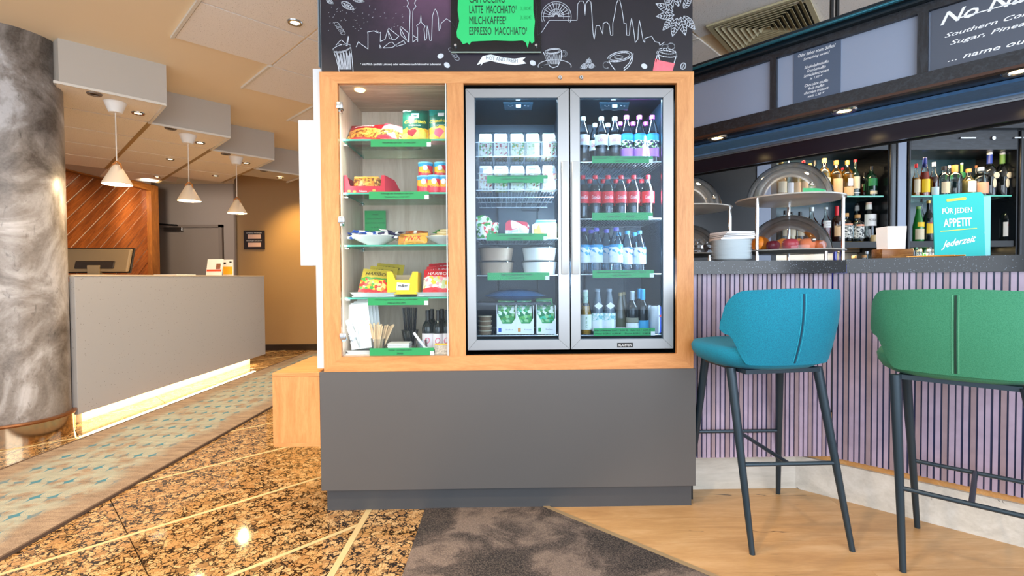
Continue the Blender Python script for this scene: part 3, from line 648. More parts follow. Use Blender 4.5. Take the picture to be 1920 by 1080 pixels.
art('bean_outline', [ell(1281, 124, 5, 6.5, rot=20), [(1283, 119), (1281, 124), (1279, 129)], ell(1281, 124, 4, 5.4, rot=20)], 1)
def leaf(cx, cy, L, w, rot):
    r = math.radians(rot); f = lambda a, b: (cx+a*math.cos(r)-b*math.sin(r), cy+a*math.sin(r)+b*math.cos(r))
    e1 = [f(L*t/10, w*math.sin(PI*(t/10)**.8)) for t in range(11)]; e2 = [f(L*t/10, -w*math.sin(PI*(t/10)**.8)) for t in range(11)]
    return [e1, e2, [f(0, 0), f(L, 0)]]+[[f(L*t, 0), f(L*t+L*.12, s_*w*.75*math.sin(PI*(min(1, t+.12))**.8))] for t in (.2, .35, .5, .65, .8) for s_ in (-1, 1)]
art('leaf_spray_drawing', sum([leaf(1262+dx, 26+dy, L, L*.2, rt) for dx, dy, L, rt in ((2, 2, 34, 175), (0, -4, 36, 205), (0, 8, 30, 130), (8, 8, 36, 105), (14, 6, 36, 75), (20, 4, 34, 50), (0, -12, 34, 235), (10, -14, 34, 262), (20, -10, 30, 300))], []), 1.0)
art('mint_drawing', sum([leaf(1102, 122, L, 5, rt) for L, rt in ((15, 160), (14, -75), (14, 10))], []), 1.1)
art('leaf_drawing', sum([leaf(*a) for a in ((640, 4, 28, 6, 30), (612, -2, 16, 4, 35), (660, -3, 24, 4, 15))], []), 1.0)
art('steam_cup_drawing', [[(1233, 100), (1237, 112)], [(1268, 104), (1264, 118)], ell(1250, 101, 19, 6, rot=8), ell(1250, 96, 15, 5, rot=8), [(1236, 92), (1233, 104)], [(1266, 96), (1269, 106)], ell(1247, 88, 6, 5, 120, 420), ell(1258, 87, 7, 6, 160, 430), [(1232, 104), (1230, 116)]], 1.5)
kk = MB(); kk.add([hmap(*p) for p in ((1229, 109), (1236, 113), (1265, 119), (1261, 133), (1224, 133))], [(0, 1, 2, 3, 4)]); obj('red_sleeve_print', kk, plain('red_print', '#f0707c', .6, var=.1, scale=60), hd, world=True)
kk = MB(); bn = [(894, 122), (905, 105), (920, 102), (945, 108), (965, 110), (986, 107), (980, 113), (987, 119), (966, 122), (940, 119), (920, 114), (906, 118), (901, 124), (902, 119)]
pts = [hmap(*p) for p in bn]; kk.prism([(p[0], p[2]) for p in pts], 0, 1); tri = tessellate_polygon([[Vector((p[0], p[2], 0)) for p in pts]]); kk = MB(); kk.add(pts, [tuple(t) for t in tri])
bnr = obj('banner_print', kk, plain('banner_white', '#e4ebee', .6, var=0), hd, world=True)
c = hp(941, 111.5); text('lettering', 'HOT AND FRESH', lambda u, v: (c.x+u, HY-.0008, c.z+v-u*.10), (.142, .016), plain('grey_ink', '#5d6670', .6, var=0), bnr, world=True)
c2 = hp(752, 121); text('lettering', '¹ mit Milch (enthält Laktose) oder wahlweise auch laktosefrei zubereitet', lambda u, v: (c2.x+u, HY-.0006, c2.z+v), (.36, .0125), M['chalkwhite'], hd, world=True)
kk = MB()
for i in range(60):
    x = random.uniform(612, 760); y = random.uniform(10, 60); ribbon(kk, [(x, y), (x+random.uniform(.5, 2), y-random.uniform(.2, 1))], .5, hmap)
obj('chalk_dust', kk, art_m, hd, world=True, kind='stuff')
# acrylic price board in front of the header
bd = thing('drinks_price_board', 'clear acrylic board with green painted coffee menu pinned on the dark header', 'menu board', (kx(930), KD, 2.2))
GY = KD-.02
pa, pb = W(846, 97, GY), W(1015, 97, GY)
obj('acrylic_sheet', MB().box(pa.x, pb.x, GY, GY+.006, pa.z, 2.62), glass('acrylic_sheet_tint', '#9aa3ac', .5, .15, lo=.04), bd, world=True)
obj('sheet_edge', MB().box(pa.x, pb.x, GY-.0005, GY+.006, pa.z-.003, pa.z), plain('acryl_edge', '#b9d6cc', .3, var=0), bd, world=True)
for x in (854, 1005):
    q = W(x, 86, GY); obj('standoff', MB().tube((q.x, GY-.008, q.z), (q.x, KD-.0005, q.z), .006, n=12), M['chrome'], bd, world=True)
random.seed(3); top = [(862, -70), (1000, -70)]; ed = [(1000, 20), (1003, 40), (1001, 62), (1002, 78), (997, 82), (993, 76), (989, 90), (986, 80), (980, 76), (960, 77), (930, 76), (900, 77), (884, 78), (880, 84), (876, 80), (868, 83), (862, 74), (857, 70), (856, 60), (861, 40), (858, 20)]
gp = [(W(x, y, GY-.001).x, W(x, y, GY-.001).z) for x, y in top+ed]
tri = tessellate_polygon([[Vector((a, b, 0)) for a, b in gp]]); gk = MB(); gk.add([(a, GY-.001, b) for a, b in gp], [tuple(t) for t in tri])
gr = obj('green_paint_field', gk, plain('green_paint', '#22c46c', .5, var=.04, scale=8), bd, world=True)
for y, s_, x0, x1 in ((-2, 'CAPPUCCINO¹', 880, 950), (17.5, 'LATTE  MACCHIATO¹', 880, 968), (38, 'MILCHKAFFEE¹', 880, 949), (58, 'ESPRESSO  MACCHIATO¹', 880, 988)):
    a, b = W(x0, y, GY-.002), W(x1, y, GY-.002); cx = (a.x+b.x)/2
    text('lettering', s_, lambda u, v, cx=cx, z=a.z: (cx+u, GY-.0022, z+v), (b.x-a.x, .034), plain('board_ink', '#0e2516', .6, var=0), gr, world=True, bold=.0)
for y in (16, 33):
    a = W(986, y, GY-.002); text('price', '3,80€', lambda u, v, a=a: (a.x+u, GY-.0022, a.z+v), (.05, .02), plain('faint_green', '#17a558', .6, var=0), gr, world=True)
# ------------------------------------------------------------------ glass door of the snack niche
gd = obj('glass_door', MB().box(aX0+.004, aX1-.006, KD-.006, KD-.001, oZ0+.002, oZ1-.003), M['glassdoor'], kc, world=True, label='frameless clear glass door over the snack niche')
obj('glass_edge', MB().box(aX1-.0065, aX1-.0025, KD-.007, KD, oZ0+.002, oZ1-.003), plain('pale_glass_edge', '#d6e9ea', .2, var=0), gd, world=True)
for y in (197, 411, 629):
    q = W(645, y, KD); hg = obj('hinge', MB().box(aX0-.004, aX0+.026, KD-.014, KD-.006, q.z-.018, q.z+.012, .004), M['steel'], gd, world=True, smooth=30)
    obj('hinge_arm', MB().box(aX0+.004, aX0+.012, KD+.0, KD+.03, q.z-.03, q.z-.012).box(aX0+.014, aX0+.02, KD+.0, KD+.02, q.z-.022, q.z-.012), M['chrome'], hg, world=True)
SH = []
for i, y in enumerate((261, 361, 459, 557.5)):
    z = kz(y, 2.285, 700); SH.append(z)
    sh = obj('glass_shelf', MB().box(aX0+.012, aX1+.048, 2.285, VB-.01, z-.008, z), M['glassshelf'], kc, world=True)
    obj('front_edge', MB().box(aX0+.012, aX1+.048, 2.2835, 2.285, z-.008, z), M['glassedge'], sh, world=True)
    obj('side_edge', MB().box(aX0+.0105, aX0+.012, 2.285, VB-.01, z-.008, z), M['glassedge'], sh, world=True)
    for yy in (2.33, 2.57): obj('shelf_clip', MB().box(aX0-.001, aX0+.02, yy, yy+.02, z-.018, z-.0085, .002), M['chrome'], sh, world=True)
SH.append(oZ0+.002)
q = W(661, 170, 2.45)
fs = obj('niche_spot', MB().lathe([(0, -.002), (.016, -.002), (.022, -.004), (.024, 0)], n=20).xf(lambda a, b, d: (aX0+.08+a, 2.33+b, oZ1-.003+d)), emis('niche_spot_glow', '#ffd98c', 8), kc, world=True)
spot('niche_lamp', ((aX0+aX1)/2, 2.30, 1.94), ((aX0+aX1)/2, 2.52, 1.2), 10, (1, .93, .86), 130, .8)
area('niche_fill', (aX0+.012, 2.275, 1.3), (aX0+.15, 2.6, 1.3), .02, .8, (1, .95, .9), 1.1)  # unseen fill light added to brighten the niche interior
# ------------------------------------------------------------------ price strips
STR = {}
def price_strip(x0, x1, y, D, lines, label, tilt=.0, hpx=14, group=None):
    a, b = W(x0, y, D), W(x1, y, D); cx = (a.x+b.x)/2; w = b.x-a.x; h = hpx*D/FOC
    t = thing('price_strip', label, 'price label', (cx, D, a.z-h/2), group=group)
    obj('card', MB().box(-w/2, w/2, -.001, 0, -h/2, h/2), M['green'], t)
    obj('logo_tag', MB().box(w/2-h*.55, w/2, -.0016, -.001, -h/2, -h/2+h*.55), M['paper'], t)
    n = len(lines)
    for i, (s_, fw) in enumerate(lines):
        zc = (h*.22*(n-1)-i*h*.44) if n > 1 else 0
        text('lettering', s_, lambda u, v, zc=zc: (u-.008, -.0017, zc+v), (w*fw, h*.25), M['ink2'], t, bold=.02)
    return t
price_strip(695, 808, 261, 2.276, [('Erdnussflocken oder Chips    pro Stück 2,00 €', .55)], 'green price strip under the top glass shelf of crisps and nuts')
price_strip(692, 804, 359.5, 2.276, [('Schokoriegel oder Schokolade pro Stück 2,00 €', .55), ('Stapelchips Dose pro Stück 3,00 €', .42)], 'green price strip under the shelf with the red nut box')
price_strip(690, 803, 558.5, 2.276, [('kleines Fruchtgummi oder Schokolinsen, pro Stück 2,00 €', .7), ('Artikel pro Stück 2,00 €', .3)], 'green price strip under the gummy bag shelf')
price_strip(693, 814, 653, 2.276, [('Kuchen   pro Stück, 2,50 €', .36), ('Stück', .1)], 'lowest green price strip, at the foot of the glass niche')
nc = W(704, 391, 2.62); nt = thing('notice_card', 'square green notice card leaning on the back of the snack niche', 'card', (nc.x, 2.615, SH[2]+.105))
obj('card', MB().box(-.055, .055, -.002, 0, -.10, .095), M['green'], nt)
for i, s_ in enumerate(('Hinweis', 'Bitte entnehmen Sie', 'unsere Artikel und zahlen', 'an der Bar', 'Please take our', 'snacks and pay', 'at the bar counter')): text('lettering', s_, lambda u, v, i=i: (u, -.0026, .075-i*.022+v), (None, .007), M['ink2'], nt)
# ------------------------------------------------------------------ snack packaging
def pillow(w, h, t, n=14):
    def f(sgn):
        def g(u, v):
            a = (u*2-1); b = (v*2-1); th = t/2*(1-abs(a)**2.6)*(1-abs(b)**3.2)
            return (a*w/2*(1-.04*(1-abs(b))*0+.0), sgn*th, (b*.5+.5)*h+.004*math.sin(u*19)*(abs(b) > .92))
        return g
    k = MB().grid(f(-1), n, n); k.grid(f(1), n, n); return k
def bag(name, label, cat, pos, w, h, t, mat, lean=0, rz=0, group=None, texts=(), roll=0, parts=()):
    b = thing(name, label, cat, (pos[0], pos[1], pos[2]+t*.42*math.sin(lean)), rz=rz, group=group); b.rotation_euler = (-lean, roll, rz)
    obj('pouch', pillow(w, h, t), mat, b, smooth=60)
    seal = MB().box(-w/2, w/2, -.0012, .0012, -.001, .006).box(-w/2, w/2, -.0012, .0012, h-.006, h+.001); obj('seal', seal, mat, b, kind='stuff')
    def surf(u, v, d=.0012):
        a = max(-1, min(1, u/(w/2))); c_ = max(-1, min(1, (v-h/2)/(h/2))); return -t/2*(1-abs(a)**2.6)*(1-abs(c_)**3.2)-d
    for s_, (u0, v0), fit, mt, sh in texts:
        text('lettering', s_, lambda u, v: (u0+u, surf(u0+u, v0+v, .002), v0+v), fit, mt, b, shear=sh)
    for nm, pts, mt in parts:
        k = MB(); n_ = len(pts); k.add([(u, surf(u, v, .0016), v) for u, v in pts], [tuple(range(n_))]); obj(nm, k, mt, b)
    return b
wht = M['paper']; yel = plain('print_yellow', '#ffe23a', .5, var=0); red = plain('print_red', '#d8232c', .4, var=0); grn = plain('print_green', '#2a8f3c', .45, var=0); blu = plain('print_blue', '#2d56b5', .45, var=0)
PNUT = bands('peanut_bag_print', 'Z', 0, .14, [(0, '#b8151f'), (.12, '#d99640'), (.6, '#a80f1c'), (.9, '#8e0a18')], .3, (('#b06a24', '#d49a48', '#6e3812', '#c4812f'), .08, .52, 110))
PNUT2 = bands('peanut_bag_print_light', 'Z', 0, .14, [(0, '#c9202f'), (.18, '#c99a5b'), (.55, '#e7cfd2'), (.8, '#d4415a')], .3, (('#b06a24', '#d8bc8a', '#4a3420', '#c4812f'), .14, .5, 110))
CHIP = bands('crisp_bag_print', 'Z', 0, .16, [(0, '#8d1f2a'), (.12, '#e8b52e'), (.42, '#0d4d40'), (.9, '#0c3f36')], .3, (('#eabb35', '#f6d45a', '#8d1f2a', '#d99a22'), .06, .40, 30))
CHIP2 = bands('crisp_bag_print_pink', 'Z', 0, .16, [(0, '#f08b9a'), (.2, '#f4c94a'), (.5, '#0f6a5c'), (.9, '#1a8a82')], .3, (('#eabb35', '#f6d45a', '#e8607a', '#f2e3c0'), .06, .48, 30))
def PX(x, D): return W(x, 400, D).x
D1 = 2.40; pw = lambda px, D=D1: px*D/FOC
bag('nut_bag', 'dark red bag of peanuts lying back at the left of the top snack shelf', 'snack bag', (PX(690, D1), D1-.05, SH[0]+.004), .165, .14, .035, PNUT, lean=.8, roll=-.05, texts=(('Erdnüsse', (-.01, .105), (.09, .018), wht, .3),))
bag('nut_bag', 'pink and white bag of spiced nuts between peanuts and crisps', 'snack bag', (PX(733, D1), D1-.05, SH[0]+.004), .11, .14, .035, PNUT2, lean=.8, roll=.22, texts=(('Erdnüsse', (0, .115), (.07, .012), wht, .3), ('Crunchy', (0, .095), (.06, .01), wht, .3)))
for i in range(3): bag('nut_bag', 'spare nut bag lying flat behind the '+['dark red peanuts', 'pink nut bag', 'crisps on the top shelf'][i], 'snack bag', (PX(690+i*38, 2.55), 2.46, SH[0]+.012), .14, .13, .02, PNUT if i < 2 else CHIP2, lean=1.5, group='spare bags at the back')
logo = (('logo_badge', [(-.018, .128), (.018, .128), (.018, .155), (-.018, .155)], plain('logo_blue', '#7fc7d6', .4, var=0)),)
bag('crisp_bag', 'dark green bag of paprika crisps standing on the top snack shelf', 'snack bag', (PX(781, D1), D1-.01, SH[0]+.004), .125, .165, .05, CHIP, lean=.15, texts=(('Chipsfrisch', (0, .098), (.10, .02), yel, .25), ('ungarisch', (0, .08), (.055, .007), wht, .2)), parts=(('logo_badge', [(-.018, .118), (.018, .118), (.018, .145), (-.018, .145)], plain('logo_blue', '#7fc7d6', .4, var=0)), ('potato_print', [(.02, .02), (.05, .02), (.055, .045), (.04, .065), (.022, .05)], plain('chip_yellow', '#c9c04a', .4, var=0))))
bag('crisp_bag', 'teal and pink crisp bag at the right end of the top snack shelf', 'snack bag', (PX(826, D1)+.012, D1, SH[0]+.004), .13, .17, .05, CHIP2, lean=.12, texts=(('Chipsfrisch', (-.01, .105), (.10, .02), yel, .25), ('ungarisch', (-.01, .085), (.055, .007), wht, .2)), parts=(('logo_badge', [(-.02, .13), (.01, .13), (.01, .15), (-.02, .15)], wht),))
# red display box with nuts
rb = thing('nut_display_box', 'open red cardboard display box filled with small nut packs', 'box', (PX(694, 2.36), 2.37, SH[1]+.001), rz=0)
rc = plain('red_card', '#cc2238', .5, var=0)
w_ = .11; obj('box_front', MB().slab([(-w_, 0), (w_-.03, 0), (w_-.03, .085), (w_-.045, .085), (w_-.05, .035), (-w_+.03, .035), (-w_+.015, .085), (-w_, .085)], -.05, -.047), rc, rb)
obj('box_side', MB().add([(w_-.03, -.05, 0), (w_+.01, .10, 0), (w_+.01, .10, .04), (w_+.0, .02, .075), (w_-.03, -.05, .085)], [(0, 1, 2, 3, 4)]), plain('red_card_side', '#dd4258', .5, var=0), rb)
obj('box_side', MB().box(-w_, -w_+.003, -.05, .10, 0, .085), rc, rb); obj('box_floor', MB().box(-w_, w_, -.046, .1, 0, .003), rc, rb)
for i in range(3): text('lettering', 'Nüsse', lambda u, v: (u-.02, -.0508, .012+v), (.035, .008), wht, rb) if i == 0 else None
for x, z in ((-.085, .012), (.03, .015), (-.06, .01)): obj('nut_print', MB().ball((x, -.05, z), .008, 6, (1, .1, .7)), plain('nut_tan', '#e2a24a', .5, var=0), rb)
for i in range(5): bag('nut_bag', 'small red peanut pack inside the display box, '+('front pack' if i == 0 else ORD[i]+' from the front'), 'snack bag', (PX(694, 2.36)-.018, 2.345+i*.022, SH[1]+.012), .115, .078, .02, PNUT, lean=.35, group='peanut packs in the red box')
# crisp cans
cs = [(799, 2.43, 0), (829, 2.43, 0), (799, 2.43, 1), (829, 2.43, 1), (797, 2.34, 0), (815, 2.33, 0), (835, 2.34, 0)]
CAN = bands('crisp_can_print', 'Z', 0, .078, [(0, '#d92f46'), (.8, '#3aa4d8')], .3, (('#d92f46', '#e8495c', '#f4b53c', '#f0e8ea'), .1, .8, 34))
canp = None
lab_ = ['left stack behind, lower can', 'right stack behind, lower can', 'left stack behind, upper can', 'right stack behind, upper can', 'leftmost can of the front row', 'middle can of the front row, tallest', 'rightmost can of the front row']
for i, (x, D, lv) in enumerate(cs):
    loc = (PX(x, D), D, SH[1]+.001+lv*.083); L_ = 'small red and blue crisp can, '+lab_[i]
    if canp is None:
        canp = thing('crisp_can', L_, 'can', loc, group='crisp cans on the second shelf')
        obj('tube', MB().lathe([(0, 0), (.036, 0), (.036, .078)], n=24), CAN, canp, smooth=30)
        obj('lid', MB().lathe([(.037, .074), (.037, .081), (.034, .082), (0, .080)], n=24), plain('lid_blue', '#8fd0ea', .3, var=0), canp, smooth=30)
        obj('round_logo', MB().ball((0, -.036, .052), .012, 8, (1, .25, 1.1)), wht, canp)
        text('lettering', 'CHIPS', lambda u, v: (.0365*math.sin(u/.0365), -.0375*math.cos(u/.0365), .03+v), (.034, .010), yel, canp)
    else: dup(canp, loc, rz=.1*(i % 3-1), label=L_)
# shelf 3: bowls of bars
def square_bowl(pos, w, d, h, label):
    b = thing('serving_bowl', label, 'bowl', pos)
    def f(u, v):
        a = 2*PI*u; r = [(.28, 0), (.30, .004), (.75, .55*h/.04*.04), (1.0, h), (.97, h+.002), (.72, .5*h+.004), (.25, .008), (0, .008)][min(7, int(round(v*7)))]
        c_, s_ = math.cos(a), math.sin(a); k = (abs(c_)**3.2+abs(s_)**3.2)**(-1/3.2); return (w/2*r[0]*c_*k, d/2*r[0]*s_*k, r[1])
    obj('bowl', MB().grid(f, 40, 7), plain('white_porcelain', '#eef2f4', .12, var=0), b, smooth=60); return b
b_ = square_bowl((PX(701, 2.38), 2.39, SH[2]+.001), .215, .18, .045, 'wide white bowl heaped with blue and white chocolate bars')
square_bowl((PX(829, 2.38)+.012, 2.39, SH[2]+.001), .18, .18, .04, 'white bowl at the right end, holding wafer bars')
BAR = bands('bar_blue_white', 'X', -.05, .05, [(0, '#2d56b5'), (.25, '#f0f3f8'), (.6, '#3b66c4'), (.8, '#e8edf5')], .3)
BARD = bands('bar_dark_white', 'X', -.05, .05, [(0, '#f0f0f5'), (.3, '#2a2550'), (.65, '#f2f2f6'), (.8, '#2a2550')], .3)
BARO = bands('bar_caramel', 'X', -.05, .05, [(0, '#b9551a'), (.35, '#f0e2d0'), (.5, '#a24a18'), (.75, '#8e3f14')], .3)
TWX = bands('bar_gold_red', 'X', -.06, .06, [(0, '#c98a34'), (.15, '#e0a84a')], .3)
BARW = bands('bar_cream_green', 'X', -.05, .05, [(0, '#3d9a3c'), (.15, '#f0dfb0'), (.7, '#e8c98a')], .3)
def bars(n, cx, cy, z, sx, sy, mat, label, group, L=.09, rzs=.8, layer=.012, name='chocolate_bar'):
    p0 = None
    for i in range(n):
        k = i/max(1, n-1); x = cx+sx*(k-.5)+random.uniform(-.006, .006); y = cy+random.uniform(-sy, sy)/2; zz = z+layer*(i % 3)+random.uniform(0, .004)
        L_ = label+', '+(side(i, n) or 'single')
        if p0 is None:
            p0 = thing(name, L_, 'chocolate bar', (x, y, zz), group=group); obj('wrapper', pillow(L, .032, .016, 8).xf(lambda a, b, c_: (a, c_-.016, b+.008)), mat, p0, smooth=60)
            obj('crimp', MB().box(-L/2-.003, -L/2+.002, -.016, .016, .006, .009).box(L/2-.002, L/2+.003, -.016, .016, .006, .009), mat, p0, kind='stuff'); c_ = p0
        else: c_ = dup(p0, (x, y, zz), label=L_)
        c_.rotation_euler = (random.uniform(-.4, .4), random.uniform(-.25, .25), random.uniform(-rzs, rzs))
bars(6, PX(684, 2.38), 2.37, SH[2]+.030, .12, .06, BAR, 'blue and white wrapped bar on the white bowl', 'blue bars in the bowl')
bars(5, PX(726, 2.38), 2.38, SH[2]+.034, .09, .06, BARD, 'dark and white wrapped bar heaped right in the bowl', 'dark bars in the bowl')
bars(4, PX(774, 2.42), 2.44, SH[2]+.030, .08, .04, BARO, 'brown caramel bar stacked behind the gold twin bars', 'caramel bars', rzs=.15, L=.10, layer=.014)
bars(4, PX(825, 2.38)+.02, 2.39, SH[2]+.038, .05, .05, BARW, 'cream and green wafer bar in the right bowl', 'wafer bars', rzs=.2, L=.10)
for i in range(2):
    b = bag('chocolate_bar', ['gold twin bar lying in front with big red letters', 'gold twin bar tucked behind the front one'][i], 'chocolate bar', (PX(773, 2.33), 2.33+i*.03, SH[2]+.002+i*.01), .135, .045, .025, TWX, lean=.5, roll=-.06, texts=((('TWIX', (0, .023), (.085, .026), red, .2),) if i == 0 else ()))
# shelf 4
def tray(pos, w, d, label):
    t = thing('serving_tray', label, 'tray', pos)
    obj('tray_body', MB().box(-w/2*.82, w/2*.82, -d/2*.8, d/2*.8, 0, .004).grid(lambda u, v: (math.cos(2*PI*u)*w/2*(.82+.18*v)*(abs(math.cos(2*PI*u))**4+abs(math.sin(2*PI*u))**4)**-.25, math.sin(2*PI*u)*d/2*(.82+.18*v)*(abs(math.cos(2*PI*u))**4+abs(math.sin(2*PI*u))**4)**-.25, .002+.018*v), 40, 2), plain('white_porcelain', '#eef2f4', .12, var=0), t, smooth=40)
tray((PX(705, 2.38), 2.38, SH[3]+.001), .24, .17, 'white oval tray under the gold gummy bags')
tray((PX(812, 2.38)+.02, 2.38, SH[3]+.001), .22, .17, 'white oval tray under the red gummy bags')
GUM = bands('gummy_bag_print', 'Z', 0, .13, [(0, '#c4262a'), (.1, '#e0b030'), (.5, '#3f8a33'), (.58, '#b8a038')], .3, (('#d8332c', '#f2c834', '#f08a2a', '#3f9a3a', '#efe08a'), .08, .5, 75))
GUM2 = bands('gummy_bag_red_print', 'Z', 0, .13, [(0, '#d92a35'), (.14, '#f4ece6'), (.6, '#d92a35')], .3, (('#f4ece6', '#f0a0b0', '#f2c834', '#ffffff', '#c9dcae'), .14, .6, 60))
for i in range(3): bag('gummy_bag', 'gold bag of gummy bears at the left, '+['frontmost', 'middle', 'hindmost of three'][i], 'sweet bag', (PX(699+i*9, 2.36), 2.335+i*.035, SH[3]+.014+.004*i), .135, .125+.012*i, .03, GUM, lean=.55, group='gold gummy bags', texts=(('HARIBO', (0, .095+.012*i), (.095, .02), M['ink'], .15),), roll=.08)
for i in range(3): bag('gummy_bag', 'red bag of fruit gums on the right tray, '+['frontmost', 'middle', 'hindmost of three'][i], 'sweet bag', (PX(815+i*4, 2.36)+.008, 2.335+i*.035, SH[3]+.014+.004*i), .13, .12+.015*i, .03, GUM2, lean=.5, group='red gummy bags', texts=(('HARIBO', (0, .093+.015*i), (.09, .018), wht, .1),), roll=-.04*i)
yb = thing('sweets_display_box', 'bright yellow open box of chocolate lentils between the gummy bags', 'box', (PX(757, 2.35), 2.36, SH[3]+.012)); ycm = plain('yellow_card', '#f4cf10', .45, var=0)
obj('box_front', MB().slab([(-.073, 0), (.065, 0), (.07, .105), (.045, .105), (.03, .068), (-.035, .068), (-.05, .105), (-.075, .105)], -.045, -.042), ycm, yb)
obj('box_side', MB().box(-.073, -.07, -.042, .06, 0, .10), ycm, yb); obj('box_side', MB().box(.065, .068, -.042, .06, 0, .10), ycm, yb); obj('box_back', MB().box(-.07, .065, .057, .06, 0, .09), plain('card_inside', '#b9a58c', .6, var=0), yb)
obj('logo_patch', MB().slab([(-.032, .02), (.028, .02), (.032, .05), (-.028, .056)], -.0465, -.0455), wht, yb); text('lettering', 'm&m', lambda u, v: (u, -.0475, .04+v), (.046, .014), plain('brown_ink', '#3a2018', .5, var=0), yb, bold=.02); text('lettering', '24 x 45g', lambda u, v: (-.045+u, -.0458, .01+v), (.03, .005), M['ink'], yb)
# bottom of niche
zb = SH[4]
tray((PX(678, 2.36), 2.38, zb), .17, .16, 'white tray at the bottom left under the paper bags')
for i in range(4):
    t = thing('paper_bag', 'tall white paper bag leaning at bottom left, '+['frontmost', 'second', 'third', 'hindmost'][i], 'paper bag', (PX(680+i*4, 2.4), 2.36+i*.02, zb+.02), group='white paper bags'); t.rotation_euler = (-.12, -.12, 0)
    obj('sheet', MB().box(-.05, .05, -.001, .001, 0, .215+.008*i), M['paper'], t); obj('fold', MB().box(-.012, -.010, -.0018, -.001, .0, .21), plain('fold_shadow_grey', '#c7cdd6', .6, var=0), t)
t = thing('lid_stack', 'stack of white paper cups lids leaning beside the paper bags', 'lids', (PX(664, 2.31), 2.315, zb+.03)); t.rotation_euler = (0, -.35, 0)
for i in range(4): obj('lid', MB().lathe([(0, .0), (.012, 0), (.014, .012)], n=14).xf(lambda a, b, c_: (a*1.0+i*.004, b, c_+i*.035)).box(-.014+i*.004, .014+i*.004, -.01, .01, i*.035, i*.035+.033), M['plastic'] if i % 2 else M['paper'], t)
cup = thing('stirrer_glass', 'clear plastic cup holding the wooden stirrers', 'cup', (PX(706, 2.35), 2.35, zb))
obj('cup_wall', MB().lathe([(0, .001), (.028, .001), (.034, .07), (.033, .07), (.027, .003)], n=24), M['plastic'], cup, smooth=30)
stm = wood('birch_stirrer', '#e9cfae', '#d6b48c', 'Z', 4, .6)
for i in range(16):
    a = random.uniform(0, 2*PI); r0 = random.uniform(0, .018); lean = -.25+.5*i/15; t = thing('wooden_stirrer', 'wooden stirrer fanned out in the clear cup', 'stirrer', (PX(706, 2.35)+lean*.06, 2.35+r0*math.sin(a), zb+.006), group='wooden stirrers in the cup'); t.rotation_euler = (random.uniform(-.08, .08), lean*1.25+.12, random.uniform(-.5, .5))
    L = random.uniform(.12, .14); obj('blade', MB().box(-.0035, .0035, -.0008, .0008, 0, L, .0003).ball((0, 0, L), .0055, 6, (1, .16, .8)), stm, t, kind=None)
sc_ = thing('straw_cup', 'clear plastic cup holding black straws', 'cup', (PX(766, 2.45), 2.45, zb+.02))
obj('cup_wall', MB().lathe([(0, .001), (.028, .001), (.041, .075), (.044, .078), (.04, .076), (.027, .003)], n=24), M['plastic'], sc_, smooth=30)
for i in range(17):
    x = -.03+.0038*i; t = thing('drinking_straw', 'thin black drinking straw standing in the clear cup', 'straw', (PX(766, 2.45)+x*.7, 2.45+random.uniform(-.018, .018), zb+.024), group='black straws in the cup'); t.rotation_euler = (random.uniform(-.05, .05), x*2.6, 0)
    obj('tube', MB().tube((0, 0, 0), (0, 0, .185), .0026, n=6), plain('black_straw', '#15161c', .3, var=0), t)
for i in range(9): tag(obj('paper_napkin', MB().box(-.05, .05, -.04, .04, 0, .0045, .001).xf(lambda x, y, z: (PX(745, 2.33)+x+.002*(i % 2), 2.35+y, zb+.001+i*.0055+z)), M['paper']), 'folded white napkin in the low stack behind the lowest price strip, '+(ORD[i] if i else 'first')+' from bottom', 'napkin', 'folded napkins')
lg = thing('condiment_glass', 'small clear glass jar with a white spoon leaning in it', 'glass', (PX(786, 2.32), 2.325, zb))
obj('glass_wall', MB().lathe([(0, .001), (.022, .001), (.032, .03), (.028, .065), (.027, .065), (.03, .03), (.02, .004)], n=24), M['acryl'], lg, smooth=30)
t = thing('white_spoon', 'white porcelain spoon leaning right to left out of the jar', 'spoon', (PX(790, 2.32)+.02, 2.30, zb+.02)); t.rotation_euler = (0, -.62, 0)
obj('handle', MB().box(-.006, .006, -.003, .003, 0, .10, .002), M['paper'], t, smooth=40); obj('spoon_bowl', MB().ball((0, 0, .0), .013, 10, (1, .35, 1.3)), M['paper'], t, smooth=True)
#@@PART4
# ================================================================== BOTTLES
def liq(name, c, rough=.08): return plain(name, c, rough, var=0, coat=.5)
cola = liq('cola_liquid', '#1c0c08'); water = glass('water_clear', '#dff0fa', .9, .03, lo=.03); pet = glass('pet_clear', '#eef6fb', .9, .04, lo=.03)
gclear = glass('bottle_clear_glass', '#e8f0ee', 1.0, .03, lo=.03)
PROF = {  # radius fraction, height fraction
 'pet': [(0, 0), (.80, 0), (.98, .04), (.98, .10), (.90, .20), (.93, .34), (1, .36), (1, .60), (.93, .66), (.70, .78), (.40, .88), (.36, .93)],
 'wine': [(0, 0), (.95, 0), (1, .02), (1, .55), (.95, .62), (.62, .70), (.38, .76), (.34, .82), (.34, .97)],
 'spirit': [(0, 0), (.96, 0), (1, .02), (1, .60), (.93, .66), (.55, .73), (.36, .77), (.34, .88)],
 'round': [(0, 0), (.85, 0), (1, .05), (1, .42), (.9, .55), (.5, .66), (.36, .72), (.34, .86)],
 'cone': [(0, 0), (.95, 0), (1, .03), (1, .40), (.75, .60), (.42, .82), (.36, .9)],
 'squat': [(0, 0), (.96, 0), (1, .02), (1, .62), (.9, .70), (.45, .76), (.40, .80), (.40, .88)],
}
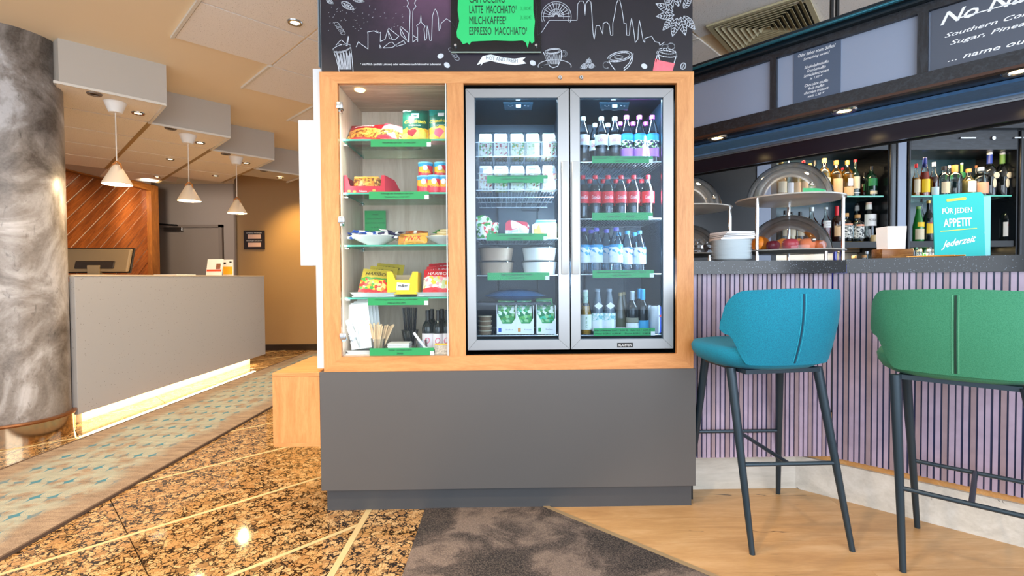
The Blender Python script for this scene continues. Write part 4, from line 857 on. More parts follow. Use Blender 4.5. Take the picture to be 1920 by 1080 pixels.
def bottle(name, label, cat, pos, H, R, prof, bodym, liqm=None, fill=.7, capm=None, caph=.07, capr=None, labm=None, lab=(.3, .55), txt=None, txtm=None, lab2=None, lab2m=None, group=None, n=18, rz=0, neck=None):
    b = thing(name, label, cat, pos, rz=rz, group=group); P = PROF[prof]
    obj('body', MB().lathe([(r*R, z*H) for r, z in P], n=n), bodym, b, smooth=50)
    if liqm:
        Q = [(r*R*.93, max(.003, z*H)) for r, z in P if z <= fill]; Q += [(0, Q[-1][1])]; obj('liquid', MB().lathe(Q, n=n), liqm, b, smooth=50)
    zt = P[-1][1]*H; cr = capr or P[-1][0]*R*1.12
    if capm: obj('cap', MB().lathe([(cr, zt-.004), (cr, zt+caph*H), (cr*.9, zt+caph*H+.001), (0, zt+caph*H+.001)], n=n), capm, b, smooth=30)
    if neck: obj('neck_foil', MB().lathe([(P[-2][0]*R*1.1+.0005, neck[0]*H), (P[-1][0]*R*1.12+.0005, zt)], n=n), neck[1], b, smooth=40)
    def rad(z):
        for (r0, z0), (r1, z1) in zip(P, P[1:]):
            if z0 <= z <= z1 and z1 > z0: return (r0+(r1-r0)*(z-z0)/(z1-z0))*R
        return R
    for (l, mt, nm) in ((lab, labm, 'label'), (lab2, lab2m, 'small_label')):
        if mt: 
            rr = max(rad(l[0]), rad((l[0]+l[1])/2), rad(l[1]))+.0006
            full = len(l) < 3; o = obj(nm, MB().lathe([(rr, l[0]*H), (rr, l[1]*H)], n=18, a0=0 if full else -PI/2-l[2], a1=2*PI if full else -PI/2+l[2]), mt, b, smooth=True)
    if txt:
        rr = R+.0016; zc = (lab[0]+lab[1])/2*H
        for s_, dz, w, h in txt: text('lettering', s_, lambda u, v: (rr*math.sin(u/rr), -rr*math.cos(u/rr), zc+dz*H+v), (w*R, h), txtm, b, shear=.2)
    return b
def row(items, proto_fn, labf, D, y, z=None):
    """items = [(px, D, kind)] ; one prototype per kind, the rest copies with their own label"""
    pass
redcap = plain('cap_red', '#e01b2b', .35, var=0); silvercap = plain('cap_silver', '#cfdbe2', .3, .2, var=0); purple = plain('cap_purple', '#d85cc8', .35, var=0)
bluecap = plain('cap_light_blue', '#4aa9de', .35, var=0); violetcap = plain('cap_violet', '#6a62c9', .35, var=0); goldcap = plain('cap_gold', '#d9b45e', .3, .5, var=0); blackcap = plain('cap_black', '#141418', .3, var=0)
whitecap = plain('cap_white', '#eef0f2', .4, var=0); corkc = plain('cork', '#c89a62', .7, var=.1, scale=80)
redlab = plain('label_red', '#d8202c', .4, var=0); whitelab = plain('label_white', '#eceef0', .45, var=0)
# small wine bottles in the snack niche
p0 = None
for i, (x, D, w) in enumerate([(808, 2.46, 'second row, left'), (827, 2.46, 'second row, right'), (800, 2.37, 'front row, leftmost'), (819.5, 2.36, 'front row, middle'), (836, 2.37, 'front row, rightmost')]):
    loc = (PX(x, D), D, zb+.001); L_ = 'small dark wine bottle with black foil in snack niche, '+w
    if not p0: p0 = bottle('wine_bottle', L_, 'bottle', loc, .20, .028, 'wine', plain('dark_bottle_glass', '#121a1c', .08, var=0), capm=blackcap, caph=.02, neck=(.74, blackcap), labm=plain('label_pale_pink', '#e3dde4', .5, var=0), lab=(.08, .45), group='small wine bottles in the niche', txt=[('O', .02, .9, .03)], txtm=plain('pink_ink', '#e0577f', .5, var=0))
    else: dup(p0, loc, label=L_)
t = thing('small_card', 'tiny yellow-topped picture card leaning at the bottom right of the niche', 'card', (PX(826, 2.29), 2.292, zb+.001))
obj('card', MB().box(-.033, .033, -.001, .001, 0, .05), plain('photo_beige', '#c7b7a6', .5, var=.5, scale=120), t); obj('yellow_header', MB().box(-.033, .033, -.0016, -.001, .043, .05), plain('header_yellow', '#f2c21e', .5, var=0), t)
# ================================================================== REFRIGERATOR
FD = 2.268
fg = thing('drinks_refrigerator', 'two-door stainless steel display refrigerator built into the oak cabinet', 'refrigerator', (.26, 2.3, .74))
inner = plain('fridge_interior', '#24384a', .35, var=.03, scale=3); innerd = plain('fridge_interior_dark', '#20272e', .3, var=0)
FB = 2.74
doors = [(876, 1068, 892.5, 1047.5), (1070.5, 1262.5, 1088, 1243.5)]
for di, (x0, x1, g0, g1) in enumerate(doors):
    X0, X1, Ga, Gb = [W(v, 518, FD).x for v in (x0, x1, g0, g1)]; T, B_ = W(960, 166, FD).z, W(960, 656, FD).z; gt, gb_ = W(960, 183, FD).z, W(960, 637.5, FD).z
    nm = ('left', 'right')[di]
    # compartment box
    c_ = fg
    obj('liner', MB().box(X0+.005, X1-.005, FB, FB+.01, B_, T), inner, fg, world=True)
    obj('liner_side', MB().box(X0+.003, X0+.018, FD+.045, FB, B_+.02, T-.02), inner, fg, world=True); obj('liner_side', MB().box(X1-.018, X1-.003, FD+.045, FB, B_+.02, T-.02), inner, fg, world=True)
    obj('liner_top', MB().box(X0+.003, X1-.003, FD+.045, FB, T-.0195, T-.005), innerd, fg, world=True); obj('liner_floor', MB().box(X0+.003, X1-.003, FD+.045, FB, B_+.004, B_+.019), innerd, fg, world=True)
    obj('air_duct', MB().box((X0+X1)/2-.1, (X0+X1)/2+.12, FB-.03, FB-.001, B_+.1, T-.35, .008), plain('duct_grey', '#4a545e', .4, var=0), fg, world=True)
    if di == 0: obj('duct_slot', MB().path([(X0+.27, FB-.032, 1.44), (X0+.36, FB-.032, 1.44), (X0+.36, FB-.032, 1.48), (X0+.27, FB-.032, 1.48)], .003, closed=True), innerd, fg, world=True)
    lsx = X1-.021; obj('light_strip', MB().box(lsx-.004, lsx, FD+.06, FD+.075, B_+.05, T-.05), emis('fridge_led', '#cfe6ff', 6), fg, world=True)
    area('fridge_light_'+nm, ((X0+X1)/2, FD+.06, T-.03), ((X0+X1)/2, FD+.22, T-.6), .34, 5, (.66, .86, 1), .03)
    area('fridge_light_side_'+nm, (lsx-.008, FD+.055, 1.3), (lsx-.25, FD+.20, 1.25), .9, 6, (.66, .86, 1), .02).rotation_euler.rotate_axis('Z', math.radians(90))
    # door
    d = obj('door', MB().box(Ga+.001, Gb-.001, FD+.012, FD+.018, gb_+.001, gt-.001), M['glassfridge'], fg, world=True, label=nm+' glass door of the refrigerator')
    for q in ([(X0, B_), (X1, B_), (Gb, gb_), (Ga, gb_)], [(X0, T), (Ga, gt), (Gb, gt), (X1, T)], [(X0, B_+.0), (Ga, gb_), (Ga, gt), (X0, T)], [(X1, B_), (X1, T), (Gb, gt), (Gb, gb_)]):
        cxm = sum(a for a, b in q)/4; czm = sum(b for a, b in q)/4
        q = [(cxm+(a-cxm)*.9985, czm+(b-czm)*.9985) for a, b in q]
        obj('door_frame', MB().slab(q, FD, FD+.03), M['steelsheet'], d, world=True)
    gk = MB()
    for (a, b, e, f_) in ((Ga, Gb, gt-.003, gt), (Ga, Gb, gb_, gb_+.003), (Ga, Ga+.003, gb_, gt), (Gb-.003, Gb, gb_, gt)): gk.box(a, b, FD+.004, FD+.012, e, f_)
    obj('gasket', gk, plain('blue_grey_gasket', '#1e3a4c', .4, var=0), d, world=True)
    hx = (1052.5, 1066) if di == 0 else (1072, 1086.5)
    ha, hb = W(hx[0], 302, FD-.014), W(hx[1], 514, FD-.014)
    h_ = obj('handle', MB().box(ha.x, hb.x, FD-.016, FD-.006, hb.z, ha.z, .003), plain('handle_steel', '#d5dcde', .2, .5, var=0), d, world=True, smooth=30)
    for z in (hb.z+.02, ha.z-.02): obj('handle_post', MB().box(ha.x+.008, hb.x-.008, FD-.007, FD+.001, z-.008, z+.008), M['chrome'], h_, world=True)
    # display
    dx = W(972 if di == 0 else 1154, 196, FD+.03); pn = obj('control_display', MB().slab([(dx.x-.070, dx.z+.018), (dx.x-.062, dx.z-.018), (dx.x+.062, dx.z-.018), (dx.x+.070, dx.z+.018)], FD+.05, FD+.056), plain('display_black', '#16303f', .15, var=0), fg, world=True)
    obj('digits', MB().box(dx.x-.010, dx.x+.012, FD+.0485, FD+.05, dx.z-.006, dx.z+.006), emis('display_glow', '#bfe9ff', 6), pn, world=True)
    text('lettering', '°_°', lambda u, v: (dx.x-.036+u, FD+.0485, dx.z+v), (.022, .006), M['paper'], pn, world=True); text('lettering', '^ v', lambda u, v: (dx.x+.038+u, FD+.0485, dx.z+v), (.024, .006), M['paper'], pn, world=True)
    obj('ceiling_led', MB().box(dx.x-.01, dx.x+.01, FD+.06, FD+.075, T-.026, T-.0196), emis('fridge_led_dot', '#c7e4ff', 10), fg, world=True)
q = W(1172, 647, FD-.001); nb = obj('name_plate', MB().box(q.x-.036, q.x+.036, FD-.002, FD, q.z-.0105, q.z+.0105), M['ink'], fg, world=True); text('lettering', 'KLARSTEIN', lambda u, v: (q.x+u, FD-.0025, q.z+v), (.060, .011), M['paper'], nb, world=True)
# wire shelves
wire = plain('white_wire', '#cfd9df', .3, .4, var=0)
def shelf(x0, x1, z, n=26, front=0, name='wire_shelf', y0=2.325, y1=2.70):
    a, b = W(x0, 518, 2.33).x, W(x1, 518, 2.33).x; k = MB().tube((a, y0, z-.003), (b, y0, z-.003), .0028, n=6).tube((a, y1, z-.003), (b, y1, z-.003), .0028, n=6)
    for i in range(n): x = a+(b-a)*(i+.5)/n; k.tube((x, y0, z-.003), (x, y1, z-.003), .0013, n=4)
    if front:
        k.tube((a, y0-.004, z+front), (b, y0-.004, z+front), .0024, n=6)
        for i in range(n): x = a+(b-a)*(i+.5)/n; k.tube((x, y0-.002, z-.003), (x, y0-.004, z+front), .0013, n=4)
    return obj(name, k, wire, fg, world=True, kind='stuff')
RZ = [W(1160, y, 2.33).z for y in (303.5, 409.5, 513, 627)]; LZ = [W(960, y, 2.33).z for y in (293, 356, 447, 515.5, 628)]
for z in RZ: shelf(1086, 1247, z)
shelf(890, 1051, LZ[0], front=.062); shelf(890, 1051, LZ[1], front=.045); shelf(893, 1040, W(960, 369, 2.36).z, n=14, y0=2.36); shelf(890, 1051, LZ[2]); shelf(890, 1051, LZ[3]); shelf(890, 1051, LZ[4])
SD = 2.296
price_strip(913, 1027, 334-5, SD, [('Sandwich Schinken Salat / Frischkäse / Thunfisch / Hähnchen', .7), ('verschiedene Sorten, täglich frisch', .48), ('pro Stück 5,00 €', .25)], 'green price strip on the sandwich basket of the left fridge', hpx=14)
price_strip(912, 1026, 438, SD, [('Joghurt, Quark oder Milchreis, pro Stück 2,00 €', .6), ('verschiedene Sorten', .25)], 'green price strip under the yoghurt shelf of the left fridge', hpx=13)
price_strip(914, 1030, 511.5, SD, [('Salat, Fruchtsalat oder Nudeln', .5), ('pro Stück 6,00 €', .25)], 'green price strip under the round salad tubs', hpx=14)
price_strip(1110, 1224, 293, SD, [('Cola-Zucker light  0,5 l      2,50 €    Johannisbeerschorle 0,5 l   3,00 €', .9), ('zzgl. Pfand', .2)], 'green price strip under the light cola and purple-capped bottles', hpx=13)
price_strip(1110, 1224, 399, SD, [('Cola  0,5 l     2,50 €', .45)], 'green price strip under the red-capped cola bottles', hpx=14)
price_strip(1111, 1226, 507, SD, [('Mineralwasser still oder medium   0,5 l    2,50 €', .8), ('zzgl. Pfand 0,25', .3)], 'green price strip under the water bottles', hpx=14)
price_strip(1113, 1228, 616, SD, [('Bier / Pilsener 0,33 l  3,00 €   Sekt 0,2 l  6,00 €', .92), ('Wein 0,25 l  6,00 €    Dose 0,25 l  3,00 €', .92)], 'lowest green price strip of the right fridge', hpx=14)
# --- right fridge
group_lab = {}
def place(protos, kind, loc, L_):
    f = protos[kind]
    if callable(f): protos[kind] = f(loc, L_); return protos[kind]
    return dup(f, loc, label=L_)
pr = {
 'light': lambda loc, L_: bottle('cola_bottle', L_, 'bottle', loc, .225, .031, 'pet', pet, cola, .70, silvercap, .06, labm=plain('label_silver', '#dfe3e6', .3, .1, var=0), lab=(.38, .60), txt=[('Coca-Cola', 0, 1.5, .018)], txtm=redlab, group='light cola bottles on the top fridge shelf'),
 'purple': lambda loc, L_: bottle('juice_bottle', L_, 'bottle', loc, .232, .031, 'pet', pet, liq('currant_juice', '#3c3038'), .74, purple, .06, labm=bands('currant_label', 'Z', .05, .145, [(0, '#b877d0'), (.22, '#e9eef4'), (.62, '#3aa6d6'), (.85, '#2d8ec4')], .4, (('#e9eef4', '#2c2140', '#78b44a', '#1f1a35'), .22, .60, 130)), lab=(.13, .60), group='purple-capped currant bottles'),
 'cola': lambda loc, L_: bottle('cola_bottle', L_, 'bottle', loc, .212, .030, 'pet', pet, cola, .78, redcap, .06, labm=redlab, lab=(.36, .62), txt=[('Coca-Cola', 0, 1.45, .017)], txtm=whitelab, group='red-capped cola bottles'),
 'waterv': lambda loc, L_: bottle('water_bottle', L_, 'bottle', loc, .222, .032, 'pet', water, None, .7, violetcap, .05, labm=bands('water_label', 'Z', .07, .15, [(0, '#eef3f8'), (.4, '#cfe6f5'), (.7, '#3c9bd2')], .4, (('#eef3f8', '#dfeefa', '#57b0de', '#ffffff'), .1, .7, 60)), lab=(.24, .62), group='water bottles on the third fridge shelf'),
 'waterb': lambda loc, L_: bottle('water_bottle', L_, 'bottle', loc, .210, .030, 'pet', water, None, .7, bluecap, .05, labm=bands('water_label_b', 'Z', .07, .15, [(0, '#e4ecf2'), (.5, '#5a8fc0'), (.8, '#3c9bd2')], .4, (('#eef3f8', '#b9d7ea', '#2f6ea8', '#ffffff'), .1, .7, 60)), lab=(.22, .60), group='water bottles on the third fridge shelf'),
}
def rowset(items, z, text_):
    """items: (px, D, kind) listed left to right per row"""
    rows = {}
    for it in items: rows.setdefault((it[2], it[1]), []).append(it)
    for (kd, D), L in rows.items():
        for i, (x, D_, k) in enumerate(L):
            place(pr, k, (PX(x, D), D, z), text_[k]+(', front row, ' if D < 2.42 else ', back row, ')+(side(i, len(L)) or 'only one')) if 0 else place(pr, k, (PX(x, D), D, z), text_[k]+(', front row, ' if D < 2.42 else ', back row, ')+side(sorted(q_[0] for q_ in items if q_[2] == k and (q_[1] < 2.42) == (D < 2.42)).index(x), len([1 for q_ in items if q_[2] == k and (q_[1] < 2.42) == (D < 2.42)])))
rowset([(1094, 2.38, 'light'), (1128, 2.38, 'light'), (1153, 2.38, 'light'), (1116, 2.48, 'light'), (1140, 2.48, 'light'), (1175, 2.38, 'purple'), (1199, 2.38, 'purple'), (1223, 2.38, 'purple'), (1163, 2.48, 'purple'), (1187, 2.48, 'purple'), (1211, 2.48, 'purple')], RZ[0], {'light': 'light cola bottle with silver label and cap', 'purple': 'dark juice bottle with purple cap and blue label'})
rowset([(x, 2.38, 'cola') for x in (1093, 1116, 1140, 1164.5, 1188, 1215)]+[(x, 2.48, 'cola') for x in (1106, 1131, 1155, 1179, 1203)], RZ[1], {'cola': 'dark cola bottle with red cap and red label'})
rowset([(1094, 2.37, 'waterv'), (1118, 2.37, 'waterv'), (1155, 2.36, 'waterv'), (1108, 2.47, 'waterv'), (1137, 2.45, 'waterv'), (1160, 2.5, 'waterb'), (1176, 2.40, 'waterb'), (1199, 2.39, 'waterb'), (1190, 2.5, 'waterb')], RZ[2], {'waterv': 'clear water bottle with violet cap', 'waterb': 'clear water bottle with light blue cap'})
bz = RZ[3]
bottle('beer_bottle', 'golden beer bottle with white foil neck at the far left of the lowest shelf', 'bottle', (PX(1097, 2.36), 2.36, bz), .225, .030, 'cone', gclear, liq('golden_beer', '#d99a1e'), .6, whitecap, .03, labm=plain('label_white_green', '#e9efe2', .5, var=0), lab=(.10, .42), neck=(.66, plain('neck_pale_green', '#cfe5cf', .4, var=0)), txt=[("B\nE\nC", 0, .3, .05)], txtm=grn)
for i, x in enumerate((1120, 1142)):
    b = bottle('soda_bottle', 'grey glass soda bottle with diamond neck badge, '+('left' if i == 0 else 'right')+' of two behind the lowest strip', 'bottle', (PX(x, 2.37), 2.37, bz), .228, .030, 'cone', plain('smoky_glass', '#4e5d68', .08, var=0, coat=.5), None, 0, plain('cap_grey_blue', '#8b99a5', .3, var=0), .04, labm=bands('plaid_label', 'Z', .02, .10, [(0, '#eef1f3'), (.6, '#a9d6d2')], .5, (('#eef1f3', '#7fbfc4', '#ffffff', '#c6e4e2'), .62, 1.0, 110)), lab=(.06, .44), group='soda bottles')
    obj('neck_badge', MB().slab([(-.022, .135), (0, .118), (.022, .135), (0, .152)], -.0285, -.0275), M['paper'], b)
for i, (x, D) in enumerate(((1163, 2.38), (1169, 2.47))):
    bottle('tonic_bottle', 'brown-grey bottle with tan cap and olive label, '+('front' if i == 0 else 'behind the front one'), 'bottle', (PX(x, D), D, bz), .205, .026, 'cone', plain('olive_glass', '#5a5548', .08, var=0, coat=.4), None, 0, plain('cap_tan', '#9c8a68', .4, .2, var=0), .05, labm=plain('label_olive', '#4d4c34', .5, var=0), lab=(.18, .36), lab2=(.06, .15), lab2m=plain('label_lightgrey', '#d4d6d2', .5, var=0), group='tonic bottles')
bottle('wine_bottle', 'small dark wine bottle with grey foil and white label on the lowest shelf', 'bottle', (PX(1185, 2.36), 2.36, bz), .205, .030, 'wine', plain('dark_bottle_glass', '#121a1c', .08, var=0), capm=silvercap, caph=.02, neck=(.78, plain('foil_grey', '#a9b4b8', .3, .4, var=0)), labm=whitelab, lab=(.06, .26), lab2=(.27, .38), lab2m=plain('label_taupe', '#8f8a78', .5, var=0))
for i, (x, D) in enumerate(((1205, 2.37), (1199, 2.47))):
    bottle('wine_bottle', 'small dark sparkling wine bottle with bright blue foil, '+('front' if i == 0 else 'behind it'), 'bottle', (PX(x, D), D, bz), .213, .028, 'wine', plain('dark_bottle_glass', '#121a1c', .08, var=0), capm=bluecap, caph=.02, neck=(.72, plain('foil_blue', '#3fa3d8', .3, .2, var=0)), labm=plain('label_sky', '#3d9dcc', .4, var=0), lab=(.06, .30), group='blue foil bottles')
cm = bands('can_blue_silver', 'X', -.026, .026, [(0, '#c9d1d9'), (.45, '#dfe5ea'), (.62, '#1f3f9e')], .25)
for i, (x, D) in enumerate(((1215, 2.40), (1229, 2.36))):
    c_ = thing('energy_drink_can', 'slim blue and silver drink can, '+('left, partly hidden' if i == 0 else 'right of the two'), 'can', (PX(x, D), D, bz), rz=.3*i, group='slim cans')
    obj('can_body', MB().lathe([(0, .001), (.022, .001), (.026, .006), (.026, .126), (.022, .133)], n=22), cm, c_, smooth=50); obj('can_top', MB().lathe([(.022, .133), (.0225, .135), (.02, .133), (0, .132)], n=22), M['chrome'], c_, smooth=40); obj('red_mark', MB().box(.006, .014, -.0268, -.0235, .08, .09), red, c_)
# --- left fridge
lbl = plain('sandwich_label', '#e9eef4', .5, var=0)
FILL = [bands('sandwich_fill_%d' % i, 'X', -.034, .034, [(0, '#e9dcc0'), (.18, c), (.28, '#f2ece0'), (.5, '#e4d3ac'), (.68, c), (.78, '#efe6d2')], .6, ((c, '#f3ead6', '#e9dcc0', d), .1, .95, 130)) for i, (c, d) in enumerate((('#b04a48', '#7da84e'), ('#c2413f', '#e8d9b4'), ('#d9b24e', '#63a03f'), ('#b8c48a', '#e9e2cf')))]
for r, (zz, D) in enumerate(((LZ[0], 2.42), (LZ[1], 2.40))):
    for i, x in enumerate((912, 940, 970, 999, 1029)):
        s_ = thing('sandwich_pack', 'wedge sandwich in clear pack with white label, '+('upper' if r == 0 else 'lower')+' basket, '+side(i, 5), 'sandwich', (PX(x, D), D, zz), group='sandwich packs in the '+('upper' if r == 0 else 'lower')+' basket'); H_ = .132; w = .031
        obj('filling', MB().add([(-w, -.05, .012), (w, -.05, .012), (w, .07, .012), (-w, .07, .012), (-w, -.052, .075), (w, -.052, .075), (-w, -.02, .118), (w, -.02, .118)], [(0, 1, 5, 4), (4, 5, 7, 6), (6, 7, 2, 3), (0, 4, 6, 3), (1, 2, 7, 5), (0, 3, 2, 1)]), FILL[(i+r) % 4], s_)
        obj('plastic_box', MB().add([(-w-.003, -.056, .004), (w+.003, -.056, .004), (w+.003, .08, .004), (-w-.003, .08, .004), (-w-.003, -.058, .08), (w+.003, -.058, .08), (-w-.003, -.018, H_), (w+.003, -.018, H_), (-w-.003, .02, H_), (w+.003, .02, H_)], [(0, 1, 5, 4), (4, 5, 7, 6), (6, 7, 9, 8), (8, 9, 2, 3), (0, 4, 6, 8, 3), (1, 2, 9, 7, 5)]), M['plastic'], s_)
        la = obj('label', MB().add([(-w+.002, -.0585, .078), (w-.004, -.0585, .078), (w-.004, -.026, .122), (-w+.002, -.026, .122)], [(0, 1, 2, 3)]), lbl, s_)
        k = MB()
        for j in range(6): k.box(-w+.006, w-.008-.006*(j % 3), -.060+.0035*j+.002, -.0592+.0035*j+.002, .084+.005*j, .0855+.005*j)
        obj('print_line', k, plain('label_grey_print', '#9fb0c2', .6, var=0), la, kind='stuff')
t = thing('salad_cup', 'green and white printed salad cup tilted at the left of the yoghurt shelf', 'cup', (PX(905, 2.38), 2.38, LZ[2])); gc = bands('salad_cup_print', 'Z', 0, .1, [(0, '#3f8a3a'), (.5, '#eef3ec')], .4, (('#3f9a3f', '#eef3ec', '#9bcf8a', '#e84a4a', '#ffffff'), 0, 1, 70))
obj('cup_body', MB().lathe([(0, .001), (.032, .001), (.042, .06), (.038, .06)], n=24), gc, t, smooth=40); ld = obj('lid', MB().lathe([(0, 0), (.046, 0), (.046, .004), (0, .005)], n=26), gc, t, smooth=40); ld.location = (.0, -.015, .072); ld.rotation_euler = (1.15, .25, 0)
t = thing('salad_cup', 'small green cup standing behind the tilted salad cup', 'cup', (PX(921, 2.44), 2.45, LZ[2])); obj('cup_body', MB().lathe([(0, .001), (.03, .001), (.038, .085), (0, .086)], n=22), gc, t, smooth=40)
t = thing('yoghurt_pack', 'red and white two-corner yoghurt pack in the middle of the shelf', 'yoghurt', (PX(970, 2.36), 2.36, LZ[2])); yg = bands('yoghurt_print', 'Z', 0, .085, [(0, '#d94a55'), (.2, '#eef2f8'), (.65, '#d8384a')], .35, (('#d8384a', '#f3f0f2', '#e87a84', '#c92a3a'), .5, 1, 40))
obj('lid', MB().slab([(-.058, .004), (.05, .004), (.056, .06), (.045, .078), (.02, .082), (-.04, .088), (-.056, .075)], -.006, .0), yg, t); obj('tub', MB().box(-.05, .045, 0, .05, .001, .06, .01), whitelab, t, smooth=40)
text('lettering', 'Joghurt', lambda u, v: (-.022+u, -.0068, .034+v+u*.15), (.05, .017), blu, t, shear=.3); text('lettering', 'Ecke', lambda u, v: (-.012+u, -.0068, .014+v), (.034, .014), blu, t, shear=.3); obj('yoghurt_dish', MB().ball((.028, -.006, .045), .02, 10, (1, .1, .85)), whitelab, t, smooth=True)
t = thing('cheese_pack', 'pale yellow and white carton at the right of the yoghurt shelf', 'carton', (PX(1022, 2.35), 2.36, LZ[2])); obj('carton', MB().box(-.052, .055, -.003, .04, .001, .072, .002), bands('cheese_print', 'Z', 0, .075, [(0, '#f4d94a'), (.5, '#f4f0dc')], .4, (('#f4d94a', '#f7f2dc', '#f1c46a', '#fffbe8'), .3, 1, 60)), t); obj('side_flap', MB().box(-.06, -.053, -.003, .04, .001, .068), whitelab, t)
for i in range(2): tag(obj('blue_packet', MB().box(PX(1022, 2.43)-.05+i*.004, PX(1022, 2.43)+.052, 2.41, 2.46, LZ[2]+.075-.022*i*0+.011*i, LZ[2]+.084+.011*i, .002), plain('packet_blue', '#7ab7d8', .4, var=0)), 'flat light blue packet lying behind the yellow carton, '+('lower' if i == 0 else 'upper'), 'packet', 'blue packets')
tag(obj('blue_packet', MB().box(PX(1022, 2.43)-.05, PX(1022, 2.43)+.05, 2.412, 2.458, LZ[2]+.001, LZ[2]+.0745, .002), plain('packet_blue', '#7ab7d8', .4, var=0)), 'upright blue carton hidden behind the yellow carton', 'packet')
tp = None; tan = plain('kraft_tub', '#b79b84', .5, var=.03)
for ci, (x, D, nmm, mt) in enumerate(((930, 2.42, 'left', tan), (1011, 2.42, 'right', plain('white_tub', '#f0ece4', .5, var=0)))):
    for lv in range(2):
        z_ = LZ[3]+.001+lv*.068
        t = thing('salad_tub', ('brown kraft' if ci == 0 else 'white')+' round salad tub, '+('lower' if lv == 0 else 'upper')+' of the '+nmm+' stack', 'tub', (PX(x, D), D, z_), group='salad tubs')
        obj('tub', MB().lathe([(0, .001), (.074, .001), (.083, .058), (.085, .06), (.08, .06)], n=36), mt, t, smooth=40)
        obj('clear_lid', MB().lathe([(.087, .058), (.088, .064), (.082, .0665), (0, .0665)], n=36), M['plastic'], t, smooth=40)
t = thing('folded_bag', 'dark blue folded plastic bag lying on the shelf above the dressing cartons', 'bag', (PX(965, 2.5), 2.50, LZ[4]+.15))
obj('bag', pillow(.30, .22, .06, 12).xf(lambda x, y, z: (x, z-.1, .03+y)), plain('bag_blue', '#31608f', .3, var=.2, scale=20), t, smooth=60); obj('support_plate', MB().box(-.19, .17, -.12, .12, -.012, -.001), innerd, t)
cp_ = None
for i in range(4):
    loc = (PX(908, 2.36), 2.36, LZ[4]+.001+i*.0225); L_ = 'small brown dip cup with silver rim, '+['lowest', 'second from bottom', 'third from bottom', 'topmost'][i]+' of its stack'
    if cp_ is None:
        cp_ = thing('dip_cup', L_, 'cup', loc, group='stacked dip cups'); obj('cup', MB().lathe([(0, 0), (.028, 0), (.032, .018)], n=22), plain('dip_brown', '#7d6650', .4, var=.05), cp_, smooth=40); obj('rim', MB().lathe([(.033, .017), (.034, .0205), (.03, .0215), (0, .0205)], n=22), plain('rim_cream', '#d9ccb2', .3, .3, var=0), cp_, smooth=40)
    else: dup(cp_, loc, label=L_)
SA = [bands('dressing_print_%d' % i, 'Z', .05, .15, [(0, '#2f9a4a'), (.5, c)], .4, (('#2f9a4a', c, '#8fc98a', '#e9f3e6', '#1f7a4a'), 0, 1, 75)) for i, c in enumerate(('#4f8f3a', '#5fae4f', '#3fc39a'))]
for i, (x, nm) in enumerate(((948, 'left'), (983, 'middle'), (1023, 'right'))):
    t = thing('dressing_carton', 'white shelf carton of green salad sachets, '+nm+' of three', 'carton', (PX(x, 2.35), 2.35, LZ[4]+.001), group='sachet cartons'); w = .046 if i != 1 else .042
    obj('carton_front', MB().slab([(-w, 0), (w, 0), (w, .08), (w*.55, .05), (-w*.4, .05), (-w, .105)], -.002, 0), whitelab, t); obj('carton_side', MB().box(-w, -w+.002, 0, .10, 0, .14), whitelab, t); obj('carton_side', MB().box(w-.002, w, 0, .10, 0, .135), whitelab, t); obj('carton_floor', MB().box(-w+.002, w-.002, 0, .10, 0, .002), whitelab, t)
    obj('print_mark', MB().box(-w+.008, -w+.022, -.003, -.002, .012, .03), (blu, plain('print_orange', '#e39a4a', .5, var=0), grn)[i], t); text('lettering', ['Salat', 'Kräuter', 'Salat'][i], lambda u, v: (.014+u, -.0026, .022+v), (.035, .006), plain('grey_ink', '#5d6670', .6, var=0), t)
    for j in range(6):
        s_ = thing('salad_sachet', 'green sachet in the '+nm+' carton, '+ORD[j]+' from the front', 'sachet', (PX(x, 2.35), 2.362+j*.015, LZ[4]+.006), group='salad sachets'); s_.rotation_euler = (-.18, 0, 0)
        obj('sachet', pillow(2*w-.012, .105+.011*j, .008, 6), SA[i], s_, smooth=60); obj('top_seal', MB().box(-w+.007, w-.007, -.001, .001, .100+.011*j, .107+.011*j), SA[(i+1) % 3], s_)
#@@PART5
# ================================================================== BAR COUNTER
bar = thing('bar_counter', 'angled bar with black speckled top, ribbed panels and pale skirting', 'bar counter', (1.5, 2.7, 0))
CF, CXc = 2.308, 1.609                      # left front line and counter corner
R2 = Vector((.7071, -.7071, 0)); N2 = Vector((.7071, .7071, 0)); FAR = 2.6
def off(P, a, b): return (P[0]+R2.x*a+N2.x*b, P[1]+R2.y*a+N2.y*b)
cc = (CXc, CF); far = off(cc, FAR, 0); farb = off(cc, FAR, .46)
zc0, zc1 = 1.087, 1.148
obj('countertop', MB().prism([(.884, CF), (CXc, CF), (CXc+.42, 3.30), (.884, 3.30)], zc0, zc1), M['counter'], bar, world=True)
obj('countertop', MB().prism([(CXc+.001, CF), far, farb, off(cc, .05, .46)], zc0, zc1+.004), M['counter'], bar, world=True)
# ribbed panels
ribA = plain('rib_mauve', '#b3a0b4', .28, var=.12, scale=14); ribB = plain('rib_brown', '#a08a90', .3, var=.12, scale=14); gro = plain('rib_groove', '#1d2c55', .3, var=0)
PF = 2.358; pc = (1.578, PF)
obj('panel_backing', MB().box(.905, pc[0], PF+.006, PF+.02, .2, zc0-.001), gro, bar, world=True)
n = 30
for i in range(n):
    x0 = .905+(pc[0]-.905)*i/n; wv = .0150+(i*7 % 5)*.0006; o = obj('rib', MB().box(x0, x0+wv, PF, PF+.007, .2, zc0-.001), (ribA, ribB)[i % 3 == 1], bar, world=True)
def on2(P, a0, a1, b0, b1, z0, z1): return MB().prism([off(P, a0, b0), off(P, a1, b0), off(P, a1, b1), off(P, a0, b1)], z0, z1)
obj('panel_backing', on2(pc, 0, FAR, .006, .02, .195, zc0-.001), gro, bar, world=True)
n = 62
